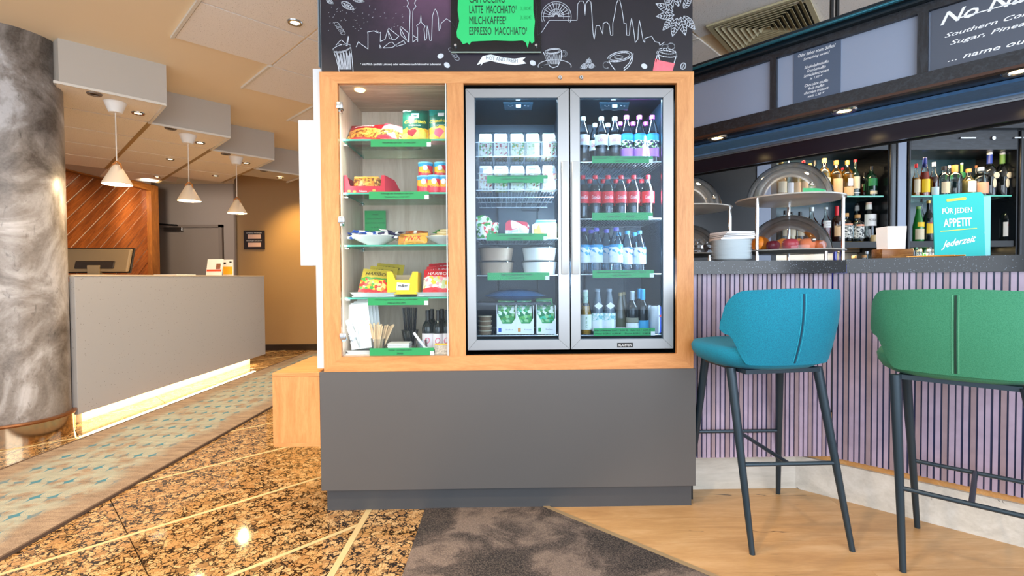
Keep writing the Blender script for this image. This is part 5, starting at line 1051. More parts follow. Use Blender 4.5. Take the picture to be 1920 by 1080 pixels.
for i in range(n): a0 = .004+i*.0222; obj('rib', on2(pc, a0, a0+.0150+(i*5 % 4)*.0007, 0, .007, .195, zc0-.001), (ribA, ribB)[i % 4 == 2], bar, world=True)
obj('rib_far', on2(pc, .004+n*.0222, FAR, 0, .007, .195, zc0-.001), ribA, bar, world=True)
bc = (1.467, 2.466)
obj('skirting', MB().box(.905, bc[0], 2.466, 2.49, 0, .199), M['whitewood'], bar, world=True)
obj('skirting', on2(bc, .0, FAR+.2, 0, .018, 0, .168), M['whitewood'], bar, world=True)
obj('wood_ledge', on2(bc, .0, FAR+.2, .0185, .05, .0, .194), wood('ledge_oak', '#d9a468', '#c98f50', 'X', 1.5, .4), bar, world=True)
obj('bar_carcass', MB().prism([(.905, PF+.02), (pc[0]+.0, PF+.02), (pc[0]+.2, 2.9), (.905, 2.9)], .2, zc0-.001), M['black'], bar, world=True)
obj('end_board', MB().box(.884, .904, PF, 2.9, 0, zc0-.001), M['black'], bar, world=True)
# ================================================================== BACK BAR
BY = 4.05
bk = thing('wall_right', 'black panelled back bar wall with two lit bottle niches', None, (3.2, BY, 0), kind='structure')
def bkx(x, D=BY): return W(x, 400, D).x
def bkz(y, D=BY, x=1700): return W(x, y, D).z
n1 = (bkx(1456), bkx(1664)); n2 = (bkx(1707), bkx(1905)); nt_ = bkz(281, x=1560); nt2 = bkz(288, x=1800); nb_ = .95
bb_ = M['barblack']
obj('wall_panel', MB().box(1.12, n1[0], BY, BY+.4, 0, 2.7), bb_, bk, world=True)
obj('wall_panel', MB().box(n1[0], 5.2, BY+.36, BY+.4, 0, 2.7), plain('niche_back_blue', '#1d3744', .2, var=.05), bk, world=True)
obj('pilaster', MB().box(n1[1], n2[0], BY, BY+.36, 0, nt_+.16), bb_, bk, world=True)
obj('pilaster_face', MB().box(n1[1]+.075, n2[0]-.045, BY-.012, BY-.001, 0, nt_+.15, .002), M['bargrey'], bk, world=True)
for x in (n1[1]+.02, n2[0]-.02, n2[1]+.03): obj('trim_bead', MB().tube((x, BY-.006, .9), (x, BY-.006, nt_+.15), .012, n=10), M['barwoodV'], bk, world=True, smooth=True)
obj('pilaster', MB().box(n2[1], 5.2, BY, BY+.36, 0, nt_+.16), bb_, bk, world=True)
obj('grey_panel', MB().box(bkx(1418), bkx(1444), BY-.012, BY-.001, .9, 2.2), M['bargrey'], bk, world=True)
obj('niche_header', MB().box(n1[0], n1[1], BY, BY+.36, nt_, nt_+.16), M['barwood'], bk, world=True)
obj('niche_header', MB().box(n2[0], n2[1], BY, BY+.36, nt_, nt_+.16), M['barwood'], bk, world=True)
obj('cornice', MB().box(1.12, 5.2, BY-.05, BY+.36, nt_+.161, nt_+.2, .006), M['barwood'], bk, world=True)
obj('upper_panel', MB().box(1.12, 5.2, BY, BY+.36, nt_+.201, 2.42), M['bargrey'], bk, world=True)
obj('upper_trim', MB().box(1.12, 5.2, BY-.03, BY+.36, 2.421, 2.46), M['barwood'], bk, world=True)
obj('upper_wall', MB().box(1.12, 5.2, BY, BY+.36, 2.461, 2.7), plain('window_glow_blue', '#b9d4de', .6, var=0), bk, world=True)  # bright bluish window glow put into the wall colour
for x in (n2[0]+.42-.02, n2[0]+.42+.43, n1[1]-.28): obj('vent_handle', MB().box(x, x+.13, BY-.014, BY-.001, nt_+.085, nt_+.099, .003), M['steel'], bk, world=True)
for x in (n2[0]+.68, n1[1]-.42): obj('lock_knob', MB().tube((x, BY-.012, nt_+.09), (x, BY, nt_+.09), .016), M['chrome'], bk, world=True, smooth=30)
shz = [bkz(367, x=1600, D=BY+.02), bkz(453, x=1600, D=BY+.02)]
for k, (a, b) in enumerate((n1, n2)):
    s_ = obj('glass_shelf', MB().box(a+.02, b-.02, BY+.02, BY+.34, shz[0]-.012, shz[0]), M['glassshelf'], bk, world=True); obj('front_edge', MB().box(a+.02, b-.02, BY+.018, BY+.02, shz[0]-.012, shz[0]), M['glassedge'], s_, world=True)
    obj('black_shelf', MB().box(a, b, BY+.01, BY+.36, shz[1]-.05, shz[1]), M['black'], bk, world=True)
    ls = obj('light_bar', MB().box(a+.01, b-.01, BY+.30, BY+.32, shz[1]-.075, shz[1]-.0505), plain('aluminium_profile', '#b8ab93', .3, .6, var=0), bk, world=True)
    for i in range(10):
        x = a+.06+(b-a-.1)*i/11; obj('light_dot', MB().ball((x, BY+.298, shz[1]-.064), .011, 6), emis('led_dot', '#ffe2a6', 9), ls, world=True)
    obj('lower_back', MB().box(a, b, BY+.345, BY+.358, .9, shz[1]-.08), plain('steel_back', '#8d9093', .35, .5, var=.03), bk, world=True)
    area('niche_glow_low_%d' % k, ((a+b)/2, BY+.2, shz[1]-.09), ((a+b)/2, BY+.25, 1), .8, 2.5, (1, .8, .5), .03)
    obj('base_cabinet', MB().box(a, b, BY-.2, BY+.36, 0, .9), M['black'], bk, world=True)
    area('niche_glow_%d' % k, ((a+b)/2-.12, BY+.06, nt_-.02), ((a+b)/2, BY+.28, 1.5), .7, 5, (1, .74, .42), .06)
for x, lb in ((n1[0]+.20, 'inside the first bottle niche, above the dome'), (n2[0]+.05, 'inside the second bottle niche, top left')):
    ceiling_spot(x, BY+.2, nt_-.002, 'small warm spotlight '+lb, 'niche spots', r=.03, pw=3, ang=120, tgt=(x+.1, BY+.22, 1.3))
# ------------------------------------------------------------------ back-bar bottles
G_ = {'clear': gclear, 'green': plain('green_bottle_glass', '#1f7a30', .08, var=0, coat=.5), 'dkgreen': plain('dark_green_glass', '#0f2a1e', .08, var=0, coat=.5), 'dark': plain('dark_bottle_glass', '#121a1c', .08, var=0), 'blue': plain('cobalt_glass', '#1c2fb0', .1, var=0, coat=.5), 'brown': plain('brown_glass', '#2c1610', .08, var=0, coat=.5)}
LQ = {'amber': liq('amber_spirit', '#e0941a'), 'gold': liq('golden_spirit', '#efb53a'), 'red': liq('red_aperitif', '#c3300f'), 'cognac': liq('cognac', '#5e1b0c'), 'straw': liq('straw_spirit', '#f0cf80'), None: None, 'magenta': liq('berry_liqueur', '#7a1638')}
cream = plain('label_cream', '#ddcfae', .5, var=.04, scale=60); tanl = plain('label_tan', '#e0b98a', .5, var=.04, scale=60); CAPS = dict(cork=corkc, red=redcap, black=blackcap, gold=goldcap, white=whitecap, silver=silvercap, blue=plain('cap_navy', '#1f3a9a', .35, var=0), green=plain('cap_green', '#7fae52', .4, var=0), orange=plain('cap_orange', '#e08a4a', .4, var=0), pink=plain('cap_pale_pink', '#e6c8c4', .4, var=0))
LB = dict(cream=cream, tan=tanl, white=whitelab, green=plain('label_green', '#1c7a45', .5, var=0), yellow=plain('label_yellow', '#f2c81a', .5, var=0), pattern=bands('label_floral', 'Z', 0, .3, [(0, '#cfd2cc')], .5, (('#cfd2cc', '#33383a', '#8d9490', '#e9ebe6'), 0, 1, 90)), peach=plain('label_peach', '#e9a684', .5, var=.05, scale=90), paleblue=plain('label_pale_blue', '#bcd6df', .5, var=0))
def bb(px, ytop, ybase, wpx, prof, glassk, lq, cap, lab, lr, label, D, z, txt=None, txtm=None, fill=.6, lab2=None, l2=None, neck=None, name='spirit_bottle'):
    x = W(px, 400, D).x; H = W(px, ytop, D).z-z; R = wpx*D/FOC/2
    b = bottle(name, label, 'bottle', (x, D, z), H, R, prof, G_[glassk], LQ[lq] if glassk == 'clear' else None, fill, CAPS[cap], .10 if prof in ('spirit', 'round', 'squat') else .05, labm=LB.get(lab), lab=lr, lab2=l2, lab2m=LB.get(lab2) if lab2 else None, txt=txt, txtm=txtm, neck=neck)
    return b
ik = M['ink']; D1_, D2_ = BY+.10, BY+.24; S1, S2 = shz[0]+.0005, shz[1]+.0005
bb(1545, 296, 366, 21, 'spirit', 'clear', 'gold', 'cork', 'cream', (.12, .48, .9), 'tall golden bottle with cream label just right of the upper dome', D1_, S1)
bb(1527, 300, 366, 17, 'spirit', 'clear', 'gold', 'black', 'cream', (.12, .45, .9), 'golden bottle with black cap seen above the upper dome edge', D2_, S1)
bb(1567, 300, 366, 22, 'spirit', 'clear', 'amber', 'orange', 'tan', (.10, .48, .95), 'squarish amber bottle with large tan label and orange cap', D1_, S1)
bb(1588, 300, 366, 21, 'spirit', 'clear', 'amber', 'gold', 'tan', (.04, .26, 1.1), 'dark amber bottle with gold cap and oval grey badge', D1_, S1, lab2='white', l2=(.28, .48, .45))
bb(1603, 301, 366, 15, 'wine', 'dkgreen', None, 'red', 'cream', (.22, .55, 1.0), 'dark green bottle with red cap and cream whiskey label', D1_, S1, txt=[('2', -.17, .4, .012)], txtm=M['paper'], lab2='white', l2=(.10, .12, 1))
bb(1633, 311, 366, 19, 'spirit', 'dkgreen', None, 'black', 'green', (.34, .58, 1.1), 'dark bottle with green label and dark cap near the niche end', D1_, S1, lab2='cream', l2=(.08, .18, .8))
bb(1620, 322, 366, 14, 'round', 'clear', 'cognac', 'black', 'green', (.3, .55, .8), 'small half hidden amber bottle behind the green label bottle', D2_, S1)
bb(1579, 316, 366, 13, 'wine', 'clear', 'amber', 'red', 'cream', (.2, .5, .9), 'small bottle with red cap in the rear row of the upper shelf', D2_, S1)
for i, (px, yt, w, lq, cap, lab) in enumerate(((1464, 302, 20, 'amber', 'gold', 'cream'), (1480, 306, 15, None, 'silver', 'white'), (1492, 305, 17, 'gold', 'gold', 'tan'), (1506, 303, 15, 'straw', 'red', 'tan'), (1518, 306, 15, 'amber', 'gold', 'cream'))):
    bb(px, yt, 366, w, ('round', 'cone', 'spirit', 'wine', 'spirit')[i], 'clear', lq, cap, lab, (.12, .42, .9), ['gold-capped amber round bottle', 'clear cone bottle with silver cap', 'gold-capped golden bottle', 'pale straw bottle with red cap', 'amber bottle with gold cap'][i]+' seen through the upper dome, '+side(i, 5), D1_, S1)
bb(1629, 376, 452, 24, 'cone', 'clear', None, 'pink', 'white', (.38, .66, 1.2), 'clear bottle with white label on the right of the lower shelf', D1_+.02, S2, txt=[('MOSKAU', 0, 1.3, .022)], txtm=ik, neck=(.78, LB['white']))
bb(1607, 378, 452, 17, 'cone', 'clear', None, 'black', 'pattern', (.1, .5, 1.1), 'tall clear bottle with black cap behind the floral label bottles', D2_, S2, neck=(.78, LB['white']))
bb(1586, 399, 452, 22, 'squat', 'clear', 'gold', 'cork', 'pattern', (.12, .55, 1.2), 'squat gold bottle with wooden stopper and floral label, left one', D1_, S2, lab2='peach', l2=(.56, .62, .8))
bb(1608, 402, 452, 21, 'squat', 'clear', 'gold', 'cork', 'pattern', (.12, .55, 1.2), 'squat gold bottle with wooden stopper and floral label, right one', D1_-.02, S2, lab2='peach', l2=(.56, .62, .8))
bb(1569, 388, 452, 18, 'wine', 'brown', None, 'red', 'tan', (.16, .46, 1.0), 'dark brown bottle with red neck and tan square label', D1_, S2, neck=(.66, redcap), txt=[('GRAND', .14, 1.1, .012)], txtm=ik)
bb(1549, 390, 452, 16, 'wine', 'clear', 'magenta', 'silver', 'white', (.42, .62, 1.1), 'bottle of berry red liqueur with white label behind the tray post', D1_, S2, txt=[('LOUIS\nCOM', 0, 1.1, .03)], txtm=ik)
bb(1522, 386, 452, 22, 'round', 'clear', 'cognac', 'silver', 'tan', (.1, .3, .8), 'round cognac decanter with silver stopper between the two trays', D1_, S2)
for i, px in enumerate((1472, 1484, 1500)): bb(px, 394+i, 452, 15, ('spirit', 'cone', 'spirit')[i], 'clear', [None, 'straw', None][i], 'black', 'cream', (.2, .5, 1), 'bottle with '+['pale label', 'straw coloured drink', 'square cream label'][i]+' seen through the lower dome, '+side(i, 3), D1_, S2)
t_ = tag(obj('candle_glass', MB().lathe([(0, 0), (.035, 0), (.035, .055), (.032, .055), (.032, .005)], n=20).xf(lambda x, y, z: (bkx(1636, D1_)+x, D1_-.03+y, S2+z)), plain('amber_votive', '#d9c08f', .3, var=.05), smooth=40), 'low cream votive glass in front of the clear bottle', 'candle glass')
# niche 2 upper
bb(1717, 305, 366, 13, 'round', 'clear', 'amber', 'red', 'cream', (.12, .5, 1.1), 'round cream label bottle at the far left of the second niche', D1_, S1)
bb(1733, 292, 366, 16, 'cone', 'clear', 'red', 'blue', 'yellow', (.10, .42, 1.2), 'orange red aperitif bottle with yellow label and blue cap', D1_, S1, fill=.62, neck=(.72, CAPS['blue']))
bb(1750, 302, 366, 16, 'round', 'clear', 'cognac', 'silver', 'paleblue', (.04, .26, 1.1), 'cognac bottle with silver cap and pale blue label', D1_, S1)
bb(1769, 311, 366, 18, 'squat', 'clear', 'cognac', 'black', 'cream', (.1, .46, 1.1), 'cognac bottle with cream label and black cap', D1_, S1)
bb(1789, 309, 366, 22, 'squat', 'clear', 'straw', 'orange', None, (.1, .3), 'cut glass bottle with pale gold drink and orange cap', D1_-.02, S1, neck=(.76, CAPS['orange']))
bb(1779, 312, 366, 12, 'wine', 'clear', None, 'white', 'green', (.6, .75), 'small white-capped bottle behind the cut glass one', D2_, S1)
bb(1802, 307, 366, 12, 'wine', 'clear', None, 'white', 'green', (.6, .75), 'white-capped bottle with green neck in the rear row', D2_, S1, neck=(.74, CAPS['green']))
bb(1815, 315, 366, 22, 'round', 'clear', 'straw', 'orange', 'white', (.14, .52, .8), 'round bellied bottle with big white round label', D1_, S1)
bb(1838, 313, 366, 22, 'squat', 'clear', None, 'silver', 'peach', (.08, .46, 1.2), 'squat clear bottle with peach label and silver stopper', D1_, S1)
bb(1829, 312, 366, 10, 'wine', 'clear', 'amber', 'orange', None, (.1, .3), 'slim orange-capped bottle hidden behind the peach label bottle', D2_, S1)
for px, cap, lb in ((1854, 'blue', 'blue'), (1878, 'green', 'green')):
    b = bb(px, 288, 366, 22, 'wine', 'clear', None, 'white', None, (.1, .3), 'tall clear bottle with white cap and '+lb+' neck, with slanted cactus-like badge', D1_, S1, neck=(.76, CAPS[lb if lb == 'blue' else 'green']))
    obj('slanted_badge', MB().ball((.012, -.052, .17), .026, 10, (1, .2, 1)).ball((-.004, -.052, .105), .018, 10, (.9, .2, 2.2)), cream, b, smooth=True)
# niche 2 lower
bb(1722, 384, 452, 18, 'cone', 'green', None, 'green', 'cream', (.06, .34, 1.2), 'bright green bottle with cream label left of the teal card', D1_, S2, lab2='yellow', l2=(.40, .52, .8))
bb(1741, 378, 452, 17, 'wine', 'dark', None, 'gold', 'yellow', (.2, .45, 1.0), 'dark blue bottle with red lettered label beside the green bottle', D1_, S2, txt=[('AVERNA', .13, 1.2, .016)], txtm=redlab)
bb(1728, 376, 452, 10, 'wine', 'clear', 'straw', 'black', None, (.1, .3), 'slim bottle in the rear behind the green one', D2_, S2)
bb(1887, 378, 452, 20, 'wine', 'dark', None, 'pink', 'white', (.12, .48, 1.2), 'dark bottle with white label and pink cap right of the pale card', D1_, S2, txt=[('PIJAK', .10, 1.2, .018)], txtm=redlab)
# bottles on the low back-bar top, peeking above the counter
LZ_ = .9
for i, (px, yt, w, g, cap) in enumerate(((1566, 467, 9, 'blue', 'white'), (1578, 466, 11, 'blue', 'white'), (1602, 481, 10, 'clear', 'cork'), (1621, 480, 10, 'clear', 'cork'), (1626, 473, 8, 'dkgreen', 'silver'), (1641, 472, 8, 'dkgreen', 'silver'), (1718, 458, 10, 'green', 'gold'), (1727, 460, 8, 'clear', 'cork'), (1734, 458, 10, 'green', 'gold'), (1745, 459, 8, 'clear', 'blue'), (1885, 458, 11, 'green', 'gold'))):
    b = bb(px, yt, 700, w*2.0, 'wine', g, 'straw' if g == 'clear' and i in (2, 3, 7) else None, cap, None, (.1, .3), ['cobalt blue bottle neck behind the tray, left', 'cobalt blue bottle neck behind the tray, right', 'left wooden stopper just above the counter', 'right wooden stopper just above the counter', 'dark teal bottle neck beside the wood block, left', 'dark teal bottle neck beside the wood block, right', 'green neck with gold foil below the green bottle', 'pale slim neck below the lit strip', 'second green neck with gold foil by teal card', 'blue-capped clear neck touching the teal card edge', 'green neck with gold foil right of pale card'][i], BY+.03+.09*(i % 3), LZ_)
# ================================================================== CANOPY over the bar
A0 = Vector((1.304, 2.649, 0)); E1 = (Vector((1.984, 1.876, 0))-A0).normalized(); NI = Vector((-E1.y, E1.x, 0))
def cn(x, y): p = RP(x, y, A0, NI); return ((p-A0).dot(E1), p.z)
can = thing('bar_canopy', 'long dark hanging canopy over the bar with framed menu boards', 'canopy', (1.7, 2.4, 1.9))
def cbox(s0, s1, n0, n1, z0, z1): return MB().prism([tuple((A0+E1*s+NI*n_)[:2]) for s, n_ in ((s0, n0), (s1, n0), (s1, n1), (s0, n1))], z0, z1)
cL, cR_ = -1.25, 2.2; zb_, zt_ = 1.878, 2.275
obj('board_back', cbox(cL, cR_, .022, .05, zb_, 2.26), M['bargrey'], can, world=True)
zlr = cn(1620, 163)[1]; zur = cn(1620, 57)[1]
obj('lower_rail', cbox(cL, cR_, 0, .022, zb_, zlr), M['barwood'], can, world=True); obj('upper_rail', cbox(cL, cR_, 0, .022, zur, 2.225), M['barwood'], can, world=True)
obj('lip_strip', cbox(cL, cR_, -.004, .03, zb_-.012, zb_-.0005), plain('copper_lip', '#4a3228', .3, .4, var=0), can, world=True)
for i, (n_, z0, z1) in enumerate(((-.03, 2.226, 2.243), (-.05, 2.2435, 2.262), (-.025, 2.2625, 2.285))): obj('cornice_moulding', cbox(cL, cR_, n_, .6, z0, z1), plain('blue_black_moulding', '#10222c', .15, .2, var=0), can, world=True)
tube_hl = MB().tube(A0+E1*cL-NI*.052+Vector((0, 0, 2.252)), A0+E1*cR_-NI*.052+Vector((0, 0, 2.252)), .008, n=10); obj('highlight_bead', tube_hl, plain('petrol_highlight', '#2c6d80', .15, .6, var=0), can, world=True, smooth=True)  # lighter tube paints in the highlight along the moulding
for x in (1450, 1730): s = cn(x, 120)[0]; w_ = .028 if x == 1450 else .034; obj('upright', cbox(s-w_/2-.002, s+w_/2, -.001, .0215, zlr, zur), M['barwoodV'], can, world=True)
obj('upright', cbox(1.35, 1.385, -.001, .0215, zlr, zur), M['barwoodV'], can, world=True)
obj('underside', cbox(cL, cR_, .03, .22, zb_+.012, zb_+.022), M['barblack'], can, world=True)
obj('inner_board', cbox(cL, cR_, .22, .40, zb_-.004, zb_+.01), plain('blue_grain_board', '#4a76a6', .3, var=.15, scale=40), can, world=True)
obj('inner_board_step', cbox(cL, cR_, .405, .47, zb_-.010, zb_+.004), plain('blue_grain_board2', '#6288b5', .3, var=.1, scale=40), can, world=True)
obj('metal_line', cbox(cL, cR_, .475, .482, zb_-.02, zb_), M['steel'], can, world=True)
obj('drop_fascia', cbox(cL, cR_, .49, .51, 1.775, zb_+.02), plain('aubergine_gloss', '#251a22', .18, var=0), can, world=True)
obj('canopy_top', cbox(cL, cR_, .05, .6, 2.20, 2.2255), M['black'], can, world=True); obj('canopy_rear', cbox(cL, cR_, .58, .6, 1.78, 2.2), M['black'], can, world=True)
for x, D_ in ((1580, 2.4),):
    q = Zp(1580, 5, 2.5); 
    for d in (-.016, .012): obj('hanger_rod', MB().tube((1.66+d, 2.48, 2.28), (1.66+d, 2.48, 2.70), .009, n=10), M['black'], can, world=True, smooth=True)
obj('canopy_light_void', cbox(cL, cR_, .03, .05, zb_+.022, zb_+.08), M['black'], can, world=True)
for x, y, lb in ((1583, 207, 'middle one, in front of the bottle niches'), (1345, 258, 'left one, beside the oak cabinet'), (1912, 132, 'right one, at the edge of view')):
    q = Zp(x, y, zb_+.01); ceiling_spot(q.x, q.y, zb_+.011, 'warm recessed spotlight under the bar canopy, '+lb, 'canopy spots', r=.05, pw=12, ang=100)
# blackboards
def cmap(s0, z0, shx=0): return lambda u, v: tuple(A0+E1*(s0+u)+NI*(-.0005+.0)+Vector((0, 0, z0+v)))
def board(x0, x1, name, label, mat, ztop=None, nn=.0215):
    s0, s1 = cn(x0, 120)[0], cn(x1, 120)[0]; t = thing(name, label, 'chalkboard', tuple(A0+E1*(s0+s1)/2-NI*0+Vector((0, 0, zlr+.001))))
    obj('board', cbox(s0, s1, nn-.006, nn, zlr+.0012, zur-.001), mat, t, world=True); return t, (s0+s1)/2, s1-s0
t, sc0, wb_ = board(1486, 1574, 'menu_blackboard', 'small dark blackboard with handwritten muffin prices on the canopy', M['chalk'])
Hb = zur-zlr
def bmap(sc, zz): return lambda u, v: tuple(A0+E1*(sc+u)+NI*.0148+Vector((0, 0, zz+v)))
for s_, f, w in (('Oder lieber etwas Süßes?', .92, .80), ('Something sweet?', .82, .56), ('Schokoladenmuffin', .66, .52), ('Fruchtmuffin', .58, .40), ('Schokoladencroissant', .50, .54), ('je 1,50 €', .42, .28), ('Chocolate muffin', .31, .50), ('fruit muffin', .24, .34), ('chocolate croissant', .17, .52), ('each 1,50 €', .09, .36)):
    text('lettering', s_, bmap(sc0, zlr+Hb*f), (wb_*w, .0135 if f < .7 else .016), M['chalkwhite'], t, shear=.35, world=True, bold=.004)
t, sc0, wb_ = board(1744, 2080, 'cocktail_blackboard', 'large grey board with handwritten cocktail offer at the upper right', plain('grey_board', '#4d5462', .4, var=.04, scale=3))
for x, y, s_, w, h in ((1762, 35, 'No Name', .36, .050), (1770, 66, 'Southern Comfort, Rum,', .43, .020), (1780, 80, 'Sugar, Pineapplejuice &', .42, .022), (1776, 110, '... name our cocktail', .42, .020)):
    s0, z0 = cn(x, y); text('lettering', s_, bmap(s0+w/2, z0), (w, h), M['chalkwhite'], t, shear=.35, world=True, bold=.012)
k = MB(); s0, z0 = cn(1795, 30); p_ = [(s0, z0-.004), (s0+.45, z0-.012)]; ribbon(k, p_, .004, lambda u, v: tuple(A0+E1*u+NI*.0148+Vector((0, 0, v)))); obj('underline', k, M['chalkwhite'], t, world=True)
# ceiling air diffuser
df = thing('air_diffuser', 'square ceiling air diffuser with four fields of angled slats above the bar', 'air vent', (1.715, 3.24, 2.69)); a_ = math.radians(49); dirm = plain('diffuser_cream', '#b9ae8a', .5, var=0)
df.rotation_euler = (0, 0, a_)
h = .285
for sx, sy in ((1, 0), (-1, 0), (0, 1), (0, -1)):
    if sx: obj('frame_bar', MB().box(sx*h, sx*(h-.028), -h, h, -.012, .0), dirm, df)
    else: obj('frame_bar', MB().box(-h+.028, h-.028, sy*h, sy*(h-.028), -.012, .0), dirm, df)
obj('dark_throat', MB().box(-h+.03, h-.03, -h+.03, h-.03, .012, .014), M['black'], df)
for q in range(4):
    r = Matrix.Rotation(q*PI/2, 4, 'Z')
    for i in range(8):
        o_ = .245-i*.030; L = o_-.002; k = MB().add([(o_, -L, -.014), (o_, L, -.014), (o_-.022, L-.02, .006), (o_-.022, -L+.02, .006), (o_+.0005, -L, -.011), (o_+.0005, L, -.011), (o_-.022, L-.02, .009), (o_-.022, -L+.02, .009)], [(0, 1, 2, 3), (7, 6, 5, 4), (0, 4, 5, 1), (3, 2, 6, 7), (0, 3, 7, 4), (1, 5, 6, 2)])
        k.v = [tuple(r @ Vector((x, y, z*1.0-.002-.0*i)))[:3] for x, y, z in k.v]; obj('slat', k, dirm, df)
# ================================================================== ON THE BAR
zc = zc1+.0005
def cake_stand(cx, cy, lab_):
    s = thing('cake_stand', 'two-tier round chrome tray stand on the bar, '+lab_, 'food stand', (cx, cy, zc))
    for z, nm in ((.045, 'lower'), (.32, 'upper')):
        obj('tray', MB().lathe([(0, z), (.20, z), (.215, z+.006), (.262, z+.010), (.264, z+.016), (.255, z+.017), (.21, z+.014), (.20, z+.006), (0, z+.006)], n=56), plain('satin_tray', '#d9d4cb', .3, .45, var=.02), s, smooth=40)
    for a in (205, 335, 60): x, y = .248*math.cos(math.radians(a)), .248*math.sin(math.radians(a)); obj('post', MB().tube((x, y, 0), (x, y, .33), .0085, n=12), M['chrome'], s, smooth=30)
    for a in (-80,): x, y = .25*math.cos(math.radians(a)), .25*math.sin(math.radians(a)); obj('short_foot', MB().tube((x, y, 0), (x, y, .046), .008, n=12), M['chrome'], s, smooth=30)
    return s
def dome(cx, cy, z, R, H, label, kx_=.10):
    d = thing('dome_cover', label, 'food cover', (cx, cy, z)); P = [(R*math.cos(a*PI/2/14), H*math.sin(a*PI/2/14)) for a in range(15)]
    obj('dome_shell', MB().lathe(P, n=48), M['acryl'], d, smooth=True)
    obj('rim', MB().lathe([(R-.001, 0), (R+.003, .0), (R+.003, .007), (R-.001, .007)], n=48), glass('rim_acrylic', '#cfd8dc', 1, .1, lo=.15), d, smooth=True)
    obj('roll_edge', MB().lathe([(R*.86*math.cos(a*PI/2/12)+.0, H*.90*math.sin(a*PI/2/12)) for a in range(13)], n=40, a0=-.2, a1=2.2), M['acryl'], d, smooth=True)
    obj('knob', MB().ball((kx_, -math.sqrt(max(0, (R*.99)**2*(1-(.28)**2)-kx_**2)), H*.27), .011, 10), M['chrome'], d, smooth=True); obj('top_pin', MB().tube((0, 0, H-.002), (0, 0, H+.012), .005, n=8), M['chrome'], d)
AX, AY = W(1478, 500, 2.66).x, 2.66; BX_, BY_ = 1.115, 3.03
cake_stand(AX, AY, 'front one with fruit'); cake_stand(BX_, BY_, 'rear one half behind the oak cabinet')
zt1, zt2 = zc+.0665, zc+.3415; zt1, zt2 = zc+.0525, zc+.3275
dome(AX, AY, zt2, .208, .205, 'clear dome on the upper tray of the front stand', -.0); dome(AX, AY, zt1, .205, .20, 'clear dome over the fruit on the lower front tray', .015)
dome(BX_, BY_, zt2, .208, .205, 'clear dome on the upper tray of the rear stand'); dome(BX_, BY_, zt1, .205, .19, 'clear dome on the lower tray of the rear stand')
q = W(1515, 362, AY-.17); gs = thing('price_strip', 'green price strip curving along the inside of the upper front dome', 'price label', (AX, AY, zt2+.001)); k = MB().grid(lambda u, v: (.17*math.sin(-.15+u*1.25), -.17*math.cos(-.15+u*1.25), .004+v*.036), 14, 1); obj('card', k, plain('green_card_bright', '#2fc274', .45, var=0), gs); text('lettering', 'Croissant   2,50 €', lambda u, v: (.171*math.sin(.6+u/.17), -.171*math.cos(.6+u/.17), .024+v), (.10, .006), M['ink2'], gs)
fruit_m = {'orange': plain('orange_peel', '#f08a1c', .45, var=.05, scale=90, bump=.3), 'apple': plain('apple_skin', '#b32438', .25, var=.25, scale=9), 'plum': plain('plum_apple_skin', '#7c1836', .25, var=.15, scale=9), 'peach': plain('peach_skin', '#ef7a3c', .5, var=.15, scale=10)}
def fruit(kind, px, D, r, label):
    x = W(px, 460, D).x; pr_ = [(math.sin(PI*j/16)*(1+.06*math.sin(PI*j/16)), -math.cos(PI*j/16)) for j in range(17)]
    if kind != 'orange': pr_ = [(0, -.78), (.25, -.86), (.6, -.72), (.88, -.3), (1, .15), (.94, .5), (.7, .78), (.35, .86), (.12, .76), (0, .66)]
    zz = zt1-.046+.046-.0; low = min(p[1] for p in pr_)*r
    f = thing('fruit_'+kind if kind == 'orange' else kind, label, 'fruit', (x, D, zt1-.002-low-.0), group=None); f.name = {'orange': 'orange', 'plum': 'apple', 'apple': 'apple', 'peach': 'peach'}[kind]
    obj('flesh', MB().lathe([(a*r, b*r) for a, b in pr_], n=24), fruit_m[kind], f, smooth=True)
    obj('stalk', MB().tube((0, 0, r*.6), (.003, 0, r*.95), .0018, n=5) if kind != 'orange' else MB().ball((0, 0, r*.99), .005, 6, (1, 1, .3)), plain('stalk_brown', '#4a3318', .7, var=0), f)
fruit('orange', 1426, 2.62, .043, 'orange at the left under the lower front dome'); fruit('plum', 1449, 2.57, .034, 'small dark red apple beside the orange')
fruit('apple', 1482, 2.57, .040, 'red apple in the middle under the lower front dome'); fruit('peach', 1513, 2.57, .040, 'orange-red peach right of the red apple'); fruit('peach', 1535, 2.62, .037, 'peach at the right end under the dome'); fruit('orange', 1468, 2.70, .040, 'orange in the rear between the apples'); fruit('orange', 1497, 2.71, .040, 'orange in the rear behind the peach')
# pastries on rear lower tray
for i in range(3):
    t = thing('wrapped_muffin', 'clear-wrapped dark muffin on the rear lower tray, '+side(i, 3), 'muffin', (BX_-.02+.055*i, BY_-.09, zt1-.001), group='wrapped muffins'); obj('muffin', MB().lathe([(0, 0), (.022, 0), (.03, .035), (.034, .045), (.02, .062), (0, .066)], n=16), plain('muffin_dark', '#3f2a22', .7, var=.3, scale=60), t, smooth=50); obj('wrapper', MB().lathe([(.026, 0), (.036, .04), (.034, .06), (.012, .078), (.022, .095)], n=10), M['plastic'], t)
